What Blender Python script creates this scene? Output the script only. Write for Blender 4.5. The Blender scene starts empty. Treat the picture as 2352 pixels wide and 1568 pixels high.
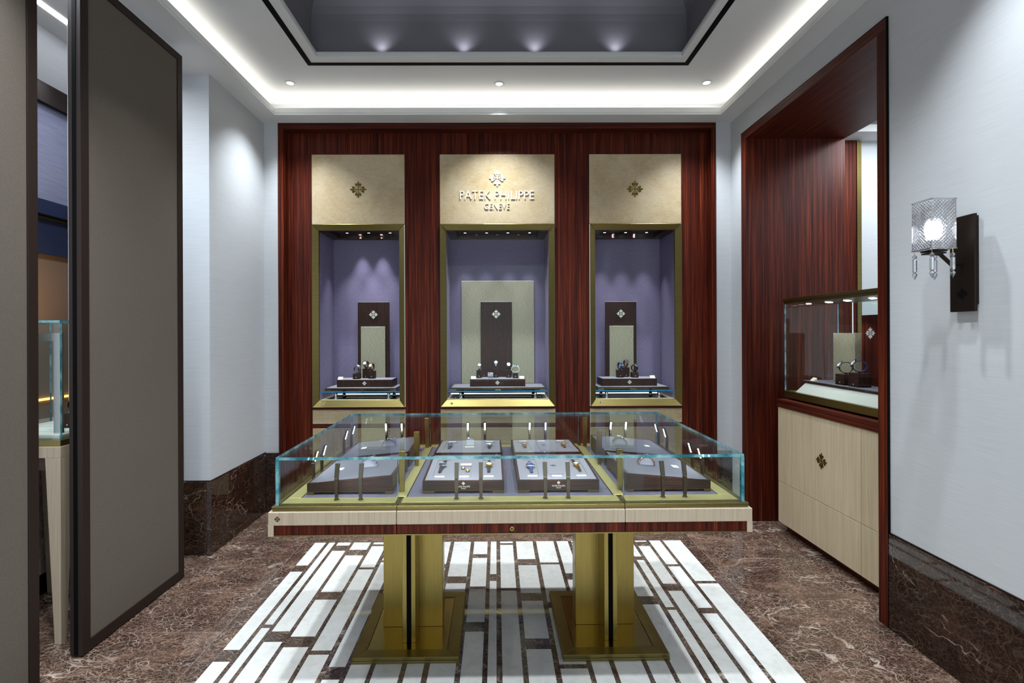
import bpy, bmesh, math, random
from mathutils import Matrix, Vector
R_ = math.radians
rnd = random.Random(7)
SC = bpy.context.scene
COL = SC.collection

# ------------------------------------------------------------------ camera
F, PX, PY = 1110.0, 1147.0, 763.0
YAW, ROLL = 0.0063, 0.004
cd = bpy.data.cameras.new('camera')
cam = bpy.data.objects.new('camera', cd)
COL.objects.link(cam)
cd.sensor_fit = 'HORIZONTAL'
cd.sensor_width = 36.0
cd.lens = F / 2352 * 36.0
cd.shift_x = (1176 - PX) / 2352
cd.shift_y = (PY - 784) / 2352
cd.clip_start = 0.05
fw = Vector((math.sin(YAW), math.cos(YAW), 0))
rt0 = Vector((math.cos(YAW), -math.sin(YAW), 0))
up0 = Vector((0, 0, 1))
rt = rt0 * math.cos(ROLL) - up0 * math.sin(ROLL)
up = rt0 * math.sin(ROLL) + up0 * math.cos(ROLL)
m = Matrix((rt, up, -fw)).transposed().to_4x4()
m.translation = (0, 0, 1.5)
cam.matrix_world = m
SC.camera = cam

# ------------------------------------------------------------------ world, exposure
w = bpy.data.worlds.new('world')
SC.world = w
w.use_nodes = True
w.node_tree.nodes['Background'].inputs[0].default_value = (0.8, 0.9, 1.0, 1)
w.node_tree.nodes['Background'].inputs[1].default_value = 1.9  # even sky added as soft fill, coming in by the front wall opening
SC.view_settings.view_transform = 'Standard'
SC.view_settings.look = 'None'
SC.view_settings.gamma = 1
SC.view_settings.use_curve_mapping = False
SC.view_settings.exposure = 0.12
SC.cycles.max_bounces = 10
SC.cycles.diffuse_bounces = 5
SC.cycles.glossy_bounces = 5
SC.cycles.transparent_max_bounces = 24
SC.cycles.caustics_reflective = False
SC.cycles.caustics_refractive = False
SC.cycles.sample_clamp_indirect = 4.0

HC, HU = 3.26, 3.42          # lower soffit and upper ceiling heights
XL, XR, YB, YF = -1.945, 1.985, 4.07, -1.7   # room walls
COOL = (0.86, 0.935, 1.0)
WARMW = (1.0, 0.95, 0.88)

def light(kind, name, loc, energy, color=COOL, target=None, size=0.05, spot=100, blend=0.6, sx=None, sy=None):
    l = bpy.data.lights.new(name, kind)
    l.energy = energy
    l.color = color
    if kind == 'SPOT':
        l.spot_size = R_(spot); l.spot_blend = blend; l.shadow_soft_size = size
    elif kind == 'POINT':
        l.shadow_soft_size = size
    elif kind == 'AREA':
        l.shape = 'RECTANGLE'; l.size = sx; l.size_y = sy
    o = bpy.data.objects.new(name, l)
    COL.objects.link(o)
    o.location = loc
    if target is not None:
        d = Vector(target) - Vector(loc)
        o.rotation_euler = d.to_track_quat('-Z', 'Y').to_euler()
    return o

# ceiling downlights (their fittings are built further down)
DOWN = [(-1.575, 3.72), (0.03, 3.735), (1.63, 3.72), (-1.58, 1.7), (1.62, 1.7),
        (-1.58, -0.4), (1.62, -0.4), (0.03, -0.55)]
for x, y in DOWN:
    light('SPOT', 'downlight_lamp', (x, y, HU - 0.012), (190 if y > 3.73 else 150 if y > 3 else 165), size=0.035, spot=(107 if y > 3.73 else 96 if y > 3 else 84), blend=1.0, target=(x, y, 0))
# lamps in the raised tray
for x, y in [(-0.75, 2.55), (0.70, 2.55), (-0.75, 1.1), (0.70, 1.1)]:
    light('SPOT', 'tray_lamp', (x, y, 3.93), 165, size=0.05, spot=95, blend=0.7, target=(x, y, 0))
for x in (-0.80, -0.22, 0.28, 0.85):
    light('SPOT', 'tray_wash_lamp', (x, 3.372, 3.458), 1.5, color=(0.85, 0.9, 1.0), size=0.02, spot=120, blend=1.0, target=(x, 3.42, 3.75))
# cove strips hidden behind the ceiling lip, shining up
cw = 8.5
light('AREA', 'cove_lamp', (0.02, 3.99, 3.289), cw * 1.05, WARMW, (0.02, 3.93, 3.42), sx=3.7, sy=0.08)
light('AREA', 'cove_lamp', (0.02, YF + 0.085, 3.305), cw * 0.7, WARMW, (0.02, YF + 0.14, 3.42), sx=3.7, sy=0.03)
lc = light('AREA', 'cove_lamp', (-1.865, 1.15, 3.289), cw * 1.4, WARMW, None, sx=0.08, sy=5.5)
lc.rotation_euler = (0, R_(180 - 25), 0)
lc = light('AREA', 'cove_lamp', (1.908, 1.15, 3.289), cw * 1.4, WARMW, None, sx=0.08, sy=5.5)
lc.rotation_euler = (0, R_(180 + 25), 0)
# adjoining rooms
light('SPOT', 'next_room_lamp', (-2.25, 2.2, 3.5), 110, spot=140, size=0.1, target=(-2.9, 2.6, 0.8))
light('SPOT', 'next_room_lamp', (-2.85, 3.6, 3.4), 60, (0.84, 0.89, 1.0), spot=120, size=0.1, target=(-3.2, 3.4, 2.3))
light('SPOT', 'next_room_lamp', (-2.9, 3.1, 1.72), 6, (1.0, 0.62, 0.28), spot=120, size=0.03, target=(-3.3, 3.25, 1.85))
light('SPOT', 'next_room_lamp', (-2.55, 2.55, 2.9), 24, (0.58, 0.77, 1.0), spot=90, size=0.2, target=(-2.1, 3.29, 1.6))
light('SPOT', 'far_room_lamp', (3.35, 3.3, 3.25), 110, spot=140, size=0.15, target=(3.3, 4.2, 1.2))
light('SPOT', 'far_room_lamp', (2.9, 2.9, 3.0), 22, spot=130, size=0.1, target=(2.5, 3.1, 0.5))

# ------------------------------------------------------------------ materials
def lin(h):
    h = h.lstrip('#')
    c = [int(h[i:i + 2], 16) / 255 for i in (0, 2, 4)]
    return tuple((x / 12.92 if x <= 0.04045 else ((x + 0.055) / 1.055) ** 2.4) for x in c) + (1.0,)

def newmat(name):
    mt = bpy.data.materials.new(name)
    mt.use_nodes = True
    nt = mt.node_tree
    b = nt.nodes['Principled BSDF']
    return mt, nt, b

def N(nt, t, **kw):
    n = nt.nodes.new(t)
    for k, v in kw.items():
        setattr(n, k, v)
    return n

def coords(nt, scale=(1, 1, 1), jitter=False):
    tc = N(nt, 'ShaderNodeTexCoord')
    mp = N(nt, 'ShaderNodeMapping')
    mp.inputs['Scale'].default_value = scale
    if jitter:
        oi = N(nt, 'ShaderNodeObjectInfo')
        mu = N(nt, 'ShaderNodeVectorMath', operation='SCALE')
        cx = N(nt, 'ShaderNodeCombineXYZ')
        for i in range(3):
            nt.links.new(oi.outputs['Random'], cx.inputs[i])
        nt.links.new(cx.outputs[0], mu.inputs[0])
        mu.inputs['Scale'].default_value = 37.0
        ad = N(nt, 'ShaderNodeVectorMath', operation='ADD')
        nt.links.new(tc.outputs['Object'], ad.inputs[0])
        nt.links.new(mu.outputs[0], ad.inputs[1])
        nt.links.new(ad.outputs[0], mp.inputs[0])
    else:
        nt.links.new(tc.outputs['Object'], mp.inputs[0])
    return mp.outputs[0]

def noise(nt, vec, scale=1.0, detail=3.0, rough=0.5, dist=0.0):
    n = N(nt, 'ShaderNodeTexNoise')
    n.inputs['Scale'].default_value = scale
    n.inputs['Detail'].default_value = detail
    n.inputs['Roughness'].default_value = rough
    n.inputs['Distortion'].default_value = dist
    nt.links.new(vec, n.inputs['Vector'])
    return n.outputs['Fac']

def ramp(nt, fac, stops):
    r = N(nt, 'ShaderNodeValToRGB')
    e = r.color_ramp.elements
    while len(e) > 1:
        e.remove(e[-1])
    e[0].position = stops[0][0]; e[0].color = stops[0][1]
    for p, c in stops[1:]:
        q = e.new(p); q.color = c
    nt.links.new(fac, r.inputs[0])
    return r.outputs[0]

def mixc(nt, fac, a, b, mode='MIX'):
    mx = N(nt, 'ShaderNodeMix', data_type='RGBA', blend_type=mode)
    if isinstance(fac, (int, float)):
        mx.inputs['Factor'].default_value = fac
    else:
        nt.links.new(fac, mx.inputs['Factor'])
    for s, v in ((6, a), (7, b)):
        if isinstance(v, tuple):
            mx.inputs[s].default_value = v
        else:
            nt.links.new(v, mx.inputs[s])
    return mx.outputs[2]

def bump(nt, b, h, strength=0.1, dist=0.002):
    bp = N(nt, 'ShaderNodeBump')
    bp.inputs['Strength'].default_value = strength
    bp.inputs['Distance'].default_value = dist
    nt.links.new(h, bp.inputs['Height'])
    nt.links.new(bp.outputs[0], b.inputs['Normal'])

def plain(name, col, rough=0.5, metal=0.0, spec=0.5, emit=None, es=0.0, coat=0.0):
    mt, nt, b = newmat(name)
    b.inputs['Base Color'].default_value = lin(col)
    b.inputs['Roughness'].default_value = rough
    b.inputs['Metallic'].default_value = metal
    b.inputs['Specular IOR Level'].default_value = spec
    b.inputs['Coat Weight'].default_value = coat
    if emit:
        b.inputs['Emission Color'].default_value = lin(emit)
        b.inputs['Emission Strength'].default_value = es
    return mt

def striped(name, stops, scale, rough=0.35, fine=3.0, coat=0.0, bmp=0.05, spec=0.4):
    mt, nt, b = newmat(name)
    v = coords(nt, scale, jitter=True)
    n1 = noise(nt, v, 1.0, 2.0, 0.6, 0.25)
    n2 = noise(nt, v, fine, 3.0, 0.65)
    ad = N(nt, 'ShaderNodeMath', operation='MULTIPLY_ADD')
    nt.links.new(n2, ad.inputs[0]); ad.inputs[1].default_value = 0.55
    m2 = N(nt, 'ShaderNodeMath', operation='MULTIPLY')
    nt.links.new(n1, m2.inputs[0]); m2.inputs[1].default_value = 0.45
    nt.links.new(m2.outputs[0], ad.inputs[2])
    c = ramp(nt, ad.outputs[0], stops)
    nt.links.new(c, b.inputs['Base Color'])
    b.inputs['Roughness'].default_value = rough
    b.inputs['Coat Weight'].default_value = coat
    b.inputs['Coat Roughness'].default_value = 0.2
    b.inputs['Specular IOR Level'].default_value = spec
    if bmp:
        bump(nt, b, n2, bmp, 0.001)
    return mt

ROSE = [(0.34, lin('1d0703')), (0.45, lin('390f06')), (0.54, lin('521c0c')), (0.68, lin('78361a'))]
M_ROSE = striped('rosewood_vertical_grain', ROSE, (55, 55, 0.7), 0.45, spec=0.15)
M_ROSEX = striped('rosewood_lengthwise_grain', ROSE, (0.7, 60, 60), 0.45, spec=0.25)
M_ROSEY = striped('rosewood_depth_grain', ROSE, (60, 0.7, 60), 0.45, spec=0.25)
DARKW = [(0.33, lin('1e0f0c')), (0.5, lin('35201a')), (0.68, lin('4d3026'))]
M_DARKW = striped('dark_wenge_vertical', DARKW, (140, 140, 3), 0.5, bmp=0.0, spec=0.2)
M_DARKWH = striped('dark_wenge_tray', DARKW, (4, 4, 170), 0.38, bmp=0.0)
M_DARKWX = striped('dark_wenge_lengthwise', DARKW, (3, 140, 140), 0.35)
MAP = [(0.3, lin('b3a184')), (0.5, lin('c3b294')), (0.7, lin('cfc0a4'))]
M_MAPLE = striped('pale_maple', MAP, (35, 35, 1.2), 0.42, bmp=0.02)
M_ASH = striped('bleached_ash', [(0.3, lin('a8977f')), (0.5, lin('b8a790')), (0.7, lin('c6b69f'))], (90, 90, 2), 0.45, bmp=0.02)

def leather():
    mt, nt, b = newmat('cream_mottled_leather')
    v = coords(nt, (1, 1, 1), jitter=True)
    n1 = noise(nt, v, 3.0, 3.0, 0.6, 0.6)
    v2 = coords(nt, (26, 26, 70))
    n2 = noise(nt, v2, 1.0, 4.0, 0.6, 1.5)
    c1 = ramp(nt, n1, [(0.3, lin('b09a72')), (0.6, lin('c0af90'))])
    c2 = ramp(nt, n2, [(0.35, lin('d8d0c4')), (0.65, lin('ffffff'))])
    c = mixc(nt, 0.5, c1, c2, 'MULTIPLY')
    nt.links.new(c, b.inputs['Base Color'])
    b.inputs['Roughness'].default_value = 0.45
    bump(nt, b, n2, 0.08, 0.002)
    return mt
M_LEATHER = leather()

def marble_brown(name, dark, mid, light_, rough, jit=True, vein=1.0, cell=1.0, veincol='b7a495', stretch=(1, 1.5, 1)):
    mt, nt, b = newmat(name)
    v = coords(nt, stretch, jitter=jit)
    # wandering distortion of the coordinates
    def warp(vec, scale, amt):
        n = N(nt, 'ShaderNodeTexNoise')
        n.inputs['Scale'].default_value = scale
        n.inputs['Detail'].default_value = 3.0
        nt.links.new(vec, n.inputs['Vector'])
        s_ = N(nt, 'ShaderNodeVectorMath', operation='MULTIPLY_ADD')
        nt.links.new(n.outputs['Color'], s_.inputs[0])
        s_.inputs[1].default_value = (amt,) * 3
        nt.links.new(vec, s_.inputs[2])
        return s_.outputs[0]
    wv = warp(warp(v, 5.0, 0.16), 22.0, 0.035)
    def cells(scale, w0):
        vo = N(nt, 'ShaderNodeTexVoronoi', feature='DISTANCE_TO_EDGE')
        vo.inputs['Scale'].default_value = scale
        nt.links.new(wv, vo.inputs['Vector'])
        return ramp(nt, vo.outputs['Distance'], [(0.0, (1, 1, 1, 1)), (w0 * 0.4, (0.45, 0.45, 0.45, 1)), (w0, (0, 0, 0, 1))])
    n1 = noise(nt, v, 3.2, 6.0, 0.62, 1.0)
    n2 = noise(nt, wv, 30.0, 5.0, 0.7, 0.3)
    base = ramp(nt, n1, [(0.32, lin(dark)), (0.52, lin(mid)), (0.70, lin(light_))])
    sp = ramp(nt, n2, [(0.34, lin('6a5c56')), (0.55, lin('e0dad6')), (0.66, lin('ffffff'))])
    c = mixc(nt, 0.8, base, sp, 'MULTIPLY')
    patch = ramp(nt, noise(nt, v, 6.0, 3.0, 0.6, 0.5), [(0.36, (0.05, 0.05, 0.05, 1)), (0.66, (0.85, 0.85, 0.85, 1))])
    f1 = mixc(nt, 1.0, cells(25.0 / cell, 0.07), patch, 'MULTIPLY')
    c = mixc(nt, f1, c, lin(veincol))
    f2 = mixc(nt, 1.0, cells(62.0 / cell, 0.11), (0.28, 0.28, 0.28, 1), 'MULTIPLY')
    c = mixc(nt, f2, c, lin(veincol))
    # a few long pale veins
    big = noise(nt, wv, 1.3, 4.0, 0.55, 1.2)
    s = N(nt, 'ShaderNodeMath', operation='SUBTRACT'); s.inputs[1].default_value = 0.5
    nt.links.new(big, s.inputs[0])
    ab = N(nt, 'ShaderNodeMath', operation='ABSOLUTE')
    nt.links.new(s.outputs[0], ab.inputs[0])
    k = 0.009 * vein
    vf = ramp(nt, ab.outputs[0], [(0.0, (0.8, 0.8, 0.8, 1)), (k * 0.4, (0.4, 0.4, 0.4, 1)), (k, (0, 0, 0, 1))])
    vf = mixc(nt, 1.0, vf, ramp(nt, noise(nt, v, 2.5), [(0.45, (0, 0, 0, 1)), (0.6, (1, 1, 1, 1))]), 'MULTIPLY')
    c = mixc(nt, vf, c, lin('c2b1a1'))
    nt.links.new(c, b.inputs['Base Color'])
    b.inputs['Roughness'].default_value = rough
    b.inputs['Specular IOR Level'].default_value = 0.5
    return mt
M_MARB = marble_brown('brown_emperador_marble', '33221a', '53392d', '866a58', 0.06)
M_MARBD = marble_brown('dark_emperador_inlay', '33261f', '4a3b34', '6b5a50', 0.06, cell=0.6)
M_MARBB = marble_brown('dark_emperador_skirting', '1c100a', '2c1c13', '452f22', 0.05, vein=0.2, veincol='6b5344', stretch=(1, 1, 1.3))

def cream():
    mt, nt, b = newmat('white_marble_tile')
    v = coords(nt, (1, 1, 1), jitter=True)
    n1 = noise(nt, v, 5.0, 5.0, 0.6, 1.0)
    n2 = noise(nt, v, 30.0, 4.0, 0.6)
    c = ramp(nt, n1, [(0.3, lin('d6d5cf')), (0.55, lin('e3e3df')), (0.75, lin('e9e9e6'))])
    c2 = ramp(nt, n2, [(0.3, lin('e8e6e0')), (0.5, (1, 1, 1, 1))])
    c = mixc(nt, 0.5, c, c2, 'MULTIPLY')
    nt.links.new(c, b.inputs['Base Color'])
    b.inputs['Roughness'].default_value = 0.04
    return mt
M_CREAM = cream()

def cloth(name, c1, c2, sc=(30, 30, 600), rough=0.85, bs=0.15, sheen=0.0, contrast=(0.35, 0.65)):
    mt, nt, b = newmat(name)
    v = coords(nt, sc)
    n1 = noise(nt, v, 1.0, 3.0, 0.6)
    c = ramp(nt, n1, [(contrast[0], lin(c1)), (contrast[1], lin(c2))])
    nt.links.new(c, b.inputs['Base Color'])
    b.inputs['Roughness'].default_value = rough
    b.inputs['Specular IOR Level'].default_value = 0.2
    b.inputs['Sheen Weight'].default_value = sheen
    bump(nt, b, n1, bs, 0.001)
    return mt
M_WALL = cloth('silk_wallcovering', 'bcbec0', 'c3c5c7', (6, 6, 260), 0.75, 0.07)
M_DOORF = cloth('taupe_linen_panel', '5f564d', '6a6158', (160, 160, 420), 0.85, 0.2)
M_VIOLET = cloth('violet_woven_lining', '786e8a', '8f839f', (330, 330, 40), 0.8, 0.3)
M_GREY = plain('grey_suede', '827d85', 0.8, spec=0.2)
M_GREYD = plain('slate_suede', '5b5961', 0.7, spec=0.25)
M_DECK = plain('deck_suede', '5a5565', 0.75, spec=0.25)
M_WOVEN = cloth('gold_grey_woven', '968f77', 'b8b19a', (60, 60, 420), 0.55, 0.5, contrast=(0.4, 0.6))
M_CEIL = plain('ceiling_paint', 'd6d7d5', 0.7, spec=0.2)
M_CHAR = plain('charcoal_lacquer', '79767c', 0.5, spec=0.5)
M_BLACK = plain('black_slot', '060607', 0.7, spec=0.08)
M_BRASS = striped('brushed_brass', [(0.3, lin('7f7242')), (0.7, lin('958756'))], (4, 4, 260), 0.34, bmp=0.0)
M_BRASSV = striped('satin_brass_post', [(0.3, lin('80703a')), (0.7, lin('96834c'))], (220, 220, 3), 0.30, bmp=0.0)
for mt in (M_BRASS, M_BRASSV):
    mt.node_tree.nodes['Principled BSDF'].inputs['Metallic'].default_value = 1.0
M_BRASSP = plain('polished_brass', '9f8d54', 0.2, 1.0)
M_BRASSS = plain('satin_pale_brass', 'c4b67c', 0.4, 0.7)
M_GOLD = plain('gold', 'd9b35c', 0.2, 1.0)
M_EMB = plain('bronze_emblem', '6b5a24', 0.3, 1.0)
M_LETTER = plain('pale_gold_letter', 'fffbe4', 0.3, 0.1)
M_SILVER = plain('silver_emblem', 'd8d8d4', 0.25, 0.3)
M_BRONZE = plain('dark_bronze', '2a211c', 0.42, 0.75)
M_BRONZEF = plain('dark_bronze_frame', '2b1f1a', 0.5, 0.15, spec=0.25)
M_NICKEL = plain('brushed_bronze_nickel', '6a5e50', 0.3, 1.0)
M_STEEL = plain('polished_steel', 'dfe3ea', 0.1, 1.0)
M_ROSEG = plain('rose_gold', 'e0a080', 0.15, 1.0)
M_DIALW = plain('white_dial', 'f2f2ee', 0.3)
M_DIALK = plain('dark_dial', '1b2130', 0.2)
M_DIALB = plain('blue_dial', '22407a', 0.2)
M_STRAPK = plain('black_leather_strap', '101114', 0.5)
M_STRAPB = plain('blue_leather_strap', '1d2f66', 0.5)
M_STRAPBR = plain('brown_leather_strap', '5a3520', 0.5)
M_CARD = plain('cream_card', 'efe9d2', 0.5)
M_CUSH = plain('pale_cushion', 'c9c9d6', 0.7)
M_WHITE = plain('white_lacquer', 'd5d3ca', 0.4)
M_LED = plain('led_white', 'ffffff', 0.4, emit='eef4ff', es=30)
M_LEDS = plain('led_small', 'ffffff', 0.4, emit='eef2ff', es=22)
M_LENS = plain('downlight_lens', 'ffffff', 0.4, emit='f4f8ff', es=9)
M_BULB = plain('lamp_bulb', 'ffffff', 0.4, emit='f6f6ff', es=14)
M_AMBER = plain('amber_led', 'ffffff', 0.4, emit='ffb13a', es=3)
M_CHROME = plain('chrome_ring', 'c8ccd0', 0.15, 1.0)
M_MARBW = marble_brown('pale_veined_marble', 'b9bdc5', 'c4c8cf', 'd0d3d9', 0.12, vein=0.6, veincol='d8dade')
M_NAVY = plain('navy_lacquer', '28324f', 0.4)
M_LAV = cloth('lavender_silk', '83849a', '9496ac', (8, 8, 200), 0.6, 0.1)
M_TAUPE = plain('taupe_lacquer', '7d6d60', 0.45)

def glass(name, tint=(0.97, 1.0, 0.99), refl=1.0):
    mt = bpy.data.materials.new(name)
    mt.use_nodes = True
    nt = mt.node_tree
    nt.nodes.clear()
    out = N(nt, 'ShaderNodeOutputMaterial')
    tr = N(nt, 'ShaderNodeBsdfTransparent'); tr.inputs[0].default_value = tint + (1,)
    gl = N(nt, 'ShaderNodeBsdfGlossy'); gl.inputs['Roughness'].default_value = 0.0
    ge = N(nt, 'ShaderNodeNewGeometry')
    dp = N(nt, 'ShaderNodeVectorMath', operation='DOT_PRODUCT')
    nt.links.new(ge.outputs['Normal'], dp.inputs[0]); nt.links.new(ge.outputs['Incoming'], dp.inputs[1])
    ab = N(nt, 'ShaderNodeMath', operation='ABSOLUTE'); nt.links.new(dp.outputs['Value'], ab.inputs[0])
    om = N(nt, 'ShaderNodeMath', operation='SUBTRACT'); om.inputs[0].default_value = 1.0
    nt.links.new(ab.outputs[0], om.inputs[1])
    pw = N(nt, 'ShaderNodeMath', operation='POWER'); pw.inputs[1].default_value = 5.0
    nt.links.new(om.outputs[0], pw.inputs[0])
    ma = N(nt, 'ShaderNodeMath', operation='MULTIPLY_ADD')
    nt.links.new(pw.outputs[0], ma.inputs[0]); ma.inputs[1].default_value = 0.96 * refl; ma.inputs[2].default_value = 0.04 * refl
    mx = N(nt, 'ShaderNodeMixShader')
    nt.links.new(ma.outputs[0], mx.inputs[0]); nt.links.new(tr.outputs[0], mx.inputs[1]); nt.links.new(gl.outputs[0], mx.inputs[2])
    nt.links.new(mx.outputs[0], out.inputs[0])
    return mt
M_GLASS = glass('clear_glass', refl=0.85)
M_GLASSV = glass('anti_reflective_glass', refl=0.2)
M_GLASSC = glass('counter_glass', refl=0.3)

def glass_edge():
    mt, nt, b = newmat('teal_glass_edge')
    v = coords(nt, (14, 14, 14))
    n1 = noise(nt, v, 1.0, 3.0, 0.6, 0.4)
    c = ramp(nt, n1, [(0.35, lin('2a7282')), (0.5, lin('5fa9b4')), (0.65, lin('a5d6d9'))])
    nt.links.new(c, b.inputs['Base Color'])
    b.inputs['Roughness'].default_value = 0.12
    b.inputs['Transmission Weight'].default_value = 0.25
    return mt
M_EDGE = glass_edge()
M_BLUEDGE = plain('blue_glass_edge', '2f86b8', 0.15)

def cut_crystal():
    mt = bpy.data.materials.new('cut_crystal')
    mt.use_nodes = True
    nt = mt.node_tree
    nt.nodes.clear()
    out = N(nt, 'ShaderNodeOutputMaterial')
    tr = N(nt, 'ShaderNodeBsdfTransparent'); tr.inputs[0].default_value = (0.95, 0.97, 1.0, 1)
    gl = N(nt, 'ShaderNodeBsdfGlossy'); gl.inputs['Roughness'].default_value = 0.05
    rf = N(nt, 'ShaderNodeBsdfRefraction'); rf.inputs['Roughness'].default_value = 0.08; rf.inputs['IOR'].default_value = 1.35
    rf.inputs[0].default_value = (0.97, 0.98, 1.0, 1)
    m1 = N(nt, 'ShaderNodeMixShader'); m1.inputs[0].default_value = 0.66
    nt.links.new(tr.outputs[0], m1.inputs[1]); nt.links.new(rf.outputs[0], m1.inputs[2])
    m2 = N(nt, 'ShaderNodeMixShader'); m2.inputs[0].default_value = 0.30
    nt.links.new(m1.outputs[0], m2.inputs[1]); nt.links.new(gl.outputs[0], m2.inputs[2])
    nt.links.new(m2.outputs[0], out.inputs[0])
    return mt
M_CRYSTAL = cut_crystal()

# ------------------------------------------------------------------ mesh helpers
class MB:
    def __init__(s):
        s.v, s.f, s.m, s.sm = [], [], [], []
    def add(s, vs, fs, mi=0, smooth=False, M=None):
        o = len(s.v)
        for p in vs:
            p = Vector(p)
            if M is not None:
                p = M @ p
            s.v.append(tuple(p))
        for k in fs:
            s.f.append(tuple(o + i for i in k)); s.m.append(mi); s.sm.append(smooth)
        return s
    def box(s, x0, x1, y0, y1, z0, z1, mi=0, M=None, fm=None):
        vs = [(x0, y0, z0), (x1, y0, z0), (x1, y1, z0), (x0, y1, z0), (x0, y0, z1), (x1, y0, z1), (x1, y1, z1), (x0, y1, z1)]
        fs = [(0, 3, 2, 1), (4, 5, 6, 7), (0, 1, 5, 4), (1, 2, 6, 5), (2, 3, 7, 6), (3, 0, 4, 7)]
        o = len(s.m)
        s.add(vs, fs, mi, False, M)
        if fm:
            for i, q in fm.items():
                s.m[o + i] = q
        return s
    def hexa(s, bot, top, mi=0, M=None):
        s.add(list(bot) + list(top), [(0, 3, 2, 1), (4, 5, 6, 7), (0, 1, 5, 4), (1, 2, 6, 5), (2, 3, 7, 6), (3, 0, 4, 7)], mi, False, M)
        return s
    def prism(s, poly, h0, h1, mi=0, M=None):
        n = len(poly)
        vs = [(p[0], p[1], h0) for p in poly] + [(p[0], p[1], h1) for p in poly]
        fs = [tuple(range(n - 1, -1, -1)), tuple(range(n, 2 * n))] + [(i, (i + 1) % n, n + (i + 1) % n, n + i) for i in range(n)]
        return s.add(vs, fs, mi, False, M)
    def lathe(s, prof, seg=24, mi=0, M=None, smooth=True, cap=True):
        vs, fs = [], []
        n = len(prof)
        for i in range(seg):
            a = 2 * math.pi * i / seg
            for r, z in prof:
                vs.append((r * math.cos(a), r * math.sin(a), z))
        for i in range(seg):
            j = (i + 1) % seg
            for k in range(n - 1):
                fs.append((i * n + k, j * n + k, j * n + k + 1, i * n + k + 1))
        s.add(vs, fs, mi, smooth, M)
        if cap:
            o = len(s.v) - seg * n
            if prof[0][0] > 1e-6:
                s.f.append(tuple(o + i * n for i in range(seg - 1, -1, -1))); s.m.append(mi); s.sm.append(False)
            if prof[-1][0] > 1e-6:
                s.f.append(tuple(o + i * n + n - 1 for i in range(seg))); s.m.append(mi); s.sm.append(False)
        return s
    def band(s, pts, nrm, wid, th, axis, mi=0, M=None, closed=False):
        # a strap: centre points with outward normals, width along axis, thickness outwards
        vs, fs = [], []
        ax = Vector(axis)
        n = len(pts)
        for i in range(n):
            p, q = Vector(pts[i]), Vector(nrm[i])
            w_ = wid[i] if isinstance(wid, (list, tuple)) else wid
            for a, t in ((-1, 0), (1, 0), (1, 1), (-1, 1)):
                vs.append(p + ax * (a * w_ / 2) + q * (th * t))
        m_ = n if closed else n - 1
        for i in range(m_):
            j = (i + 1) % n
            for k in range(4):
                l = (k + 1) % 4
                fs.append((i * 4 + k, i * 4 + l, j * 4 + l, j * 4 + k))
        if not closed:
            fs.append((3, 2, 1, 0)); e = (n - 1) * 4
            fs.append((e, e + 1, e + 2, e + 3))
        s.add(vs, fs, mi, False, M)
        return s
    def tube(s, pts, r, seg=8, mi=0, M=None):
        vs, fs = [], []
        n = len(pts)
        pts = [Vector(p) for p in pts]
        for i, p in enumerate(pts):
            d = (pts[min(i + 1, n - 1)] - pts[max(i - 1, 0)]).normalized()
            u = d.orthogonal().normalized() if i == 0 else (u - d * u.dot(d)).normalized()
            v_ = d.cross(u)
            for k in range(seg):
                a = 2 * math.pi * k / seg
                vs.append(p + (u * math.cos(a) + v_ * math.sin(a)) * r)
        for i in range(n - 1):
            for k in range(seg):
                l = (k + 1) % seg
                fs.append((i * seg + k, i * seg + l, (i + 1) * seg + l, (i + 1) * seg + k))
        s.add(vs, fs, mi, True, M)
        e = len(s.v) - n * seg
        s.f.append(tuple(e + k for k in range(seg - 1, -1, -1))); s.m.append(mi); s.sm.append(False)
        s.f.append(tuple(e + (n - 1) * seg + k for k in range(seg))); s.m.append(mi); s.sm.append(False)
        return s
    def mesh(s, name, mats, bevel=0.0):
        me = bpy.data.meshes.new(name)
        me.from_pydata(s.v, [], s.f)
        for mt in (mats if isinstance(mats, (list, tuple)) else [mats]):
            me.materials.append(mt)
        for i, p in enumerate(me.polygons):
            p.material_index = s.m[i]
            p.use_smooth = s.sm[i]
        bm = bmesh.new(); bm.from_mesh(me)
        bmesh.ops.recalc_face_normals(bm, faces=bm.faces)
        if bevel:
            es = [e for e in bm.edges if e.is_manifold and e.calc_face_angle(0) > 0.5]
            bmesh.ops.bevel(bm, geom=es, offset=bevel, segments=1, profile=0.5, affect='EDGES', clamp_overlap=True)
        bm.to_mesh(me); bm.free()
        return me
    def build(s, name, mats, parent=None, bevel=0.0, loc=None):
        return link(name, s.mesh(name, mats, bevel), parent, loc)

def link(name, me, parent=None, loc=None):
    o = bpy.data.objects.new(name, me)
    COL.objects.link(o)
    if parent is not None:
        o.parent = parent
    if loc is not None:
        o.location = loc
    return o

def tag(o, label=None, cat=None, group=None, kind=None):
    if label: o['label'] = label
    if cat: o['category'] = cat
    if group: o['group'] = group
    if kind: o['kind'] = kind
    return o

def thing(name, label, cat, loc=(0, 0, 0), rz=0.0, group=None, kind=None, mat=None):
    o = bpy.data.objects.new(name, None)
    COL.objects.link(o)
    o.empty_display_size = 0.05
    if mat is not None:
        o.matrix_basis = mat
    else:
        o.location = loc
        o.rotation_euler = (0, 0, rz)
    return tag(o, label, cat, group, kind)

def copy_tree(o, parent=None):
    c = o.copy(); COL.objects.link(c)
    if parent is not None:
        c.parent = parent
    for ch in list(o.children):
        copy_tree(ch, c)
    return c

def B(name, x0, x1, y0, y1, z0, z1, mt, parent=None, bevel=0.0, fm=None):
    return MB().box(x0, x1, y0, y1, z0, z1, fm=fm).build(name, mt, parent, bevel)

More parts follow.
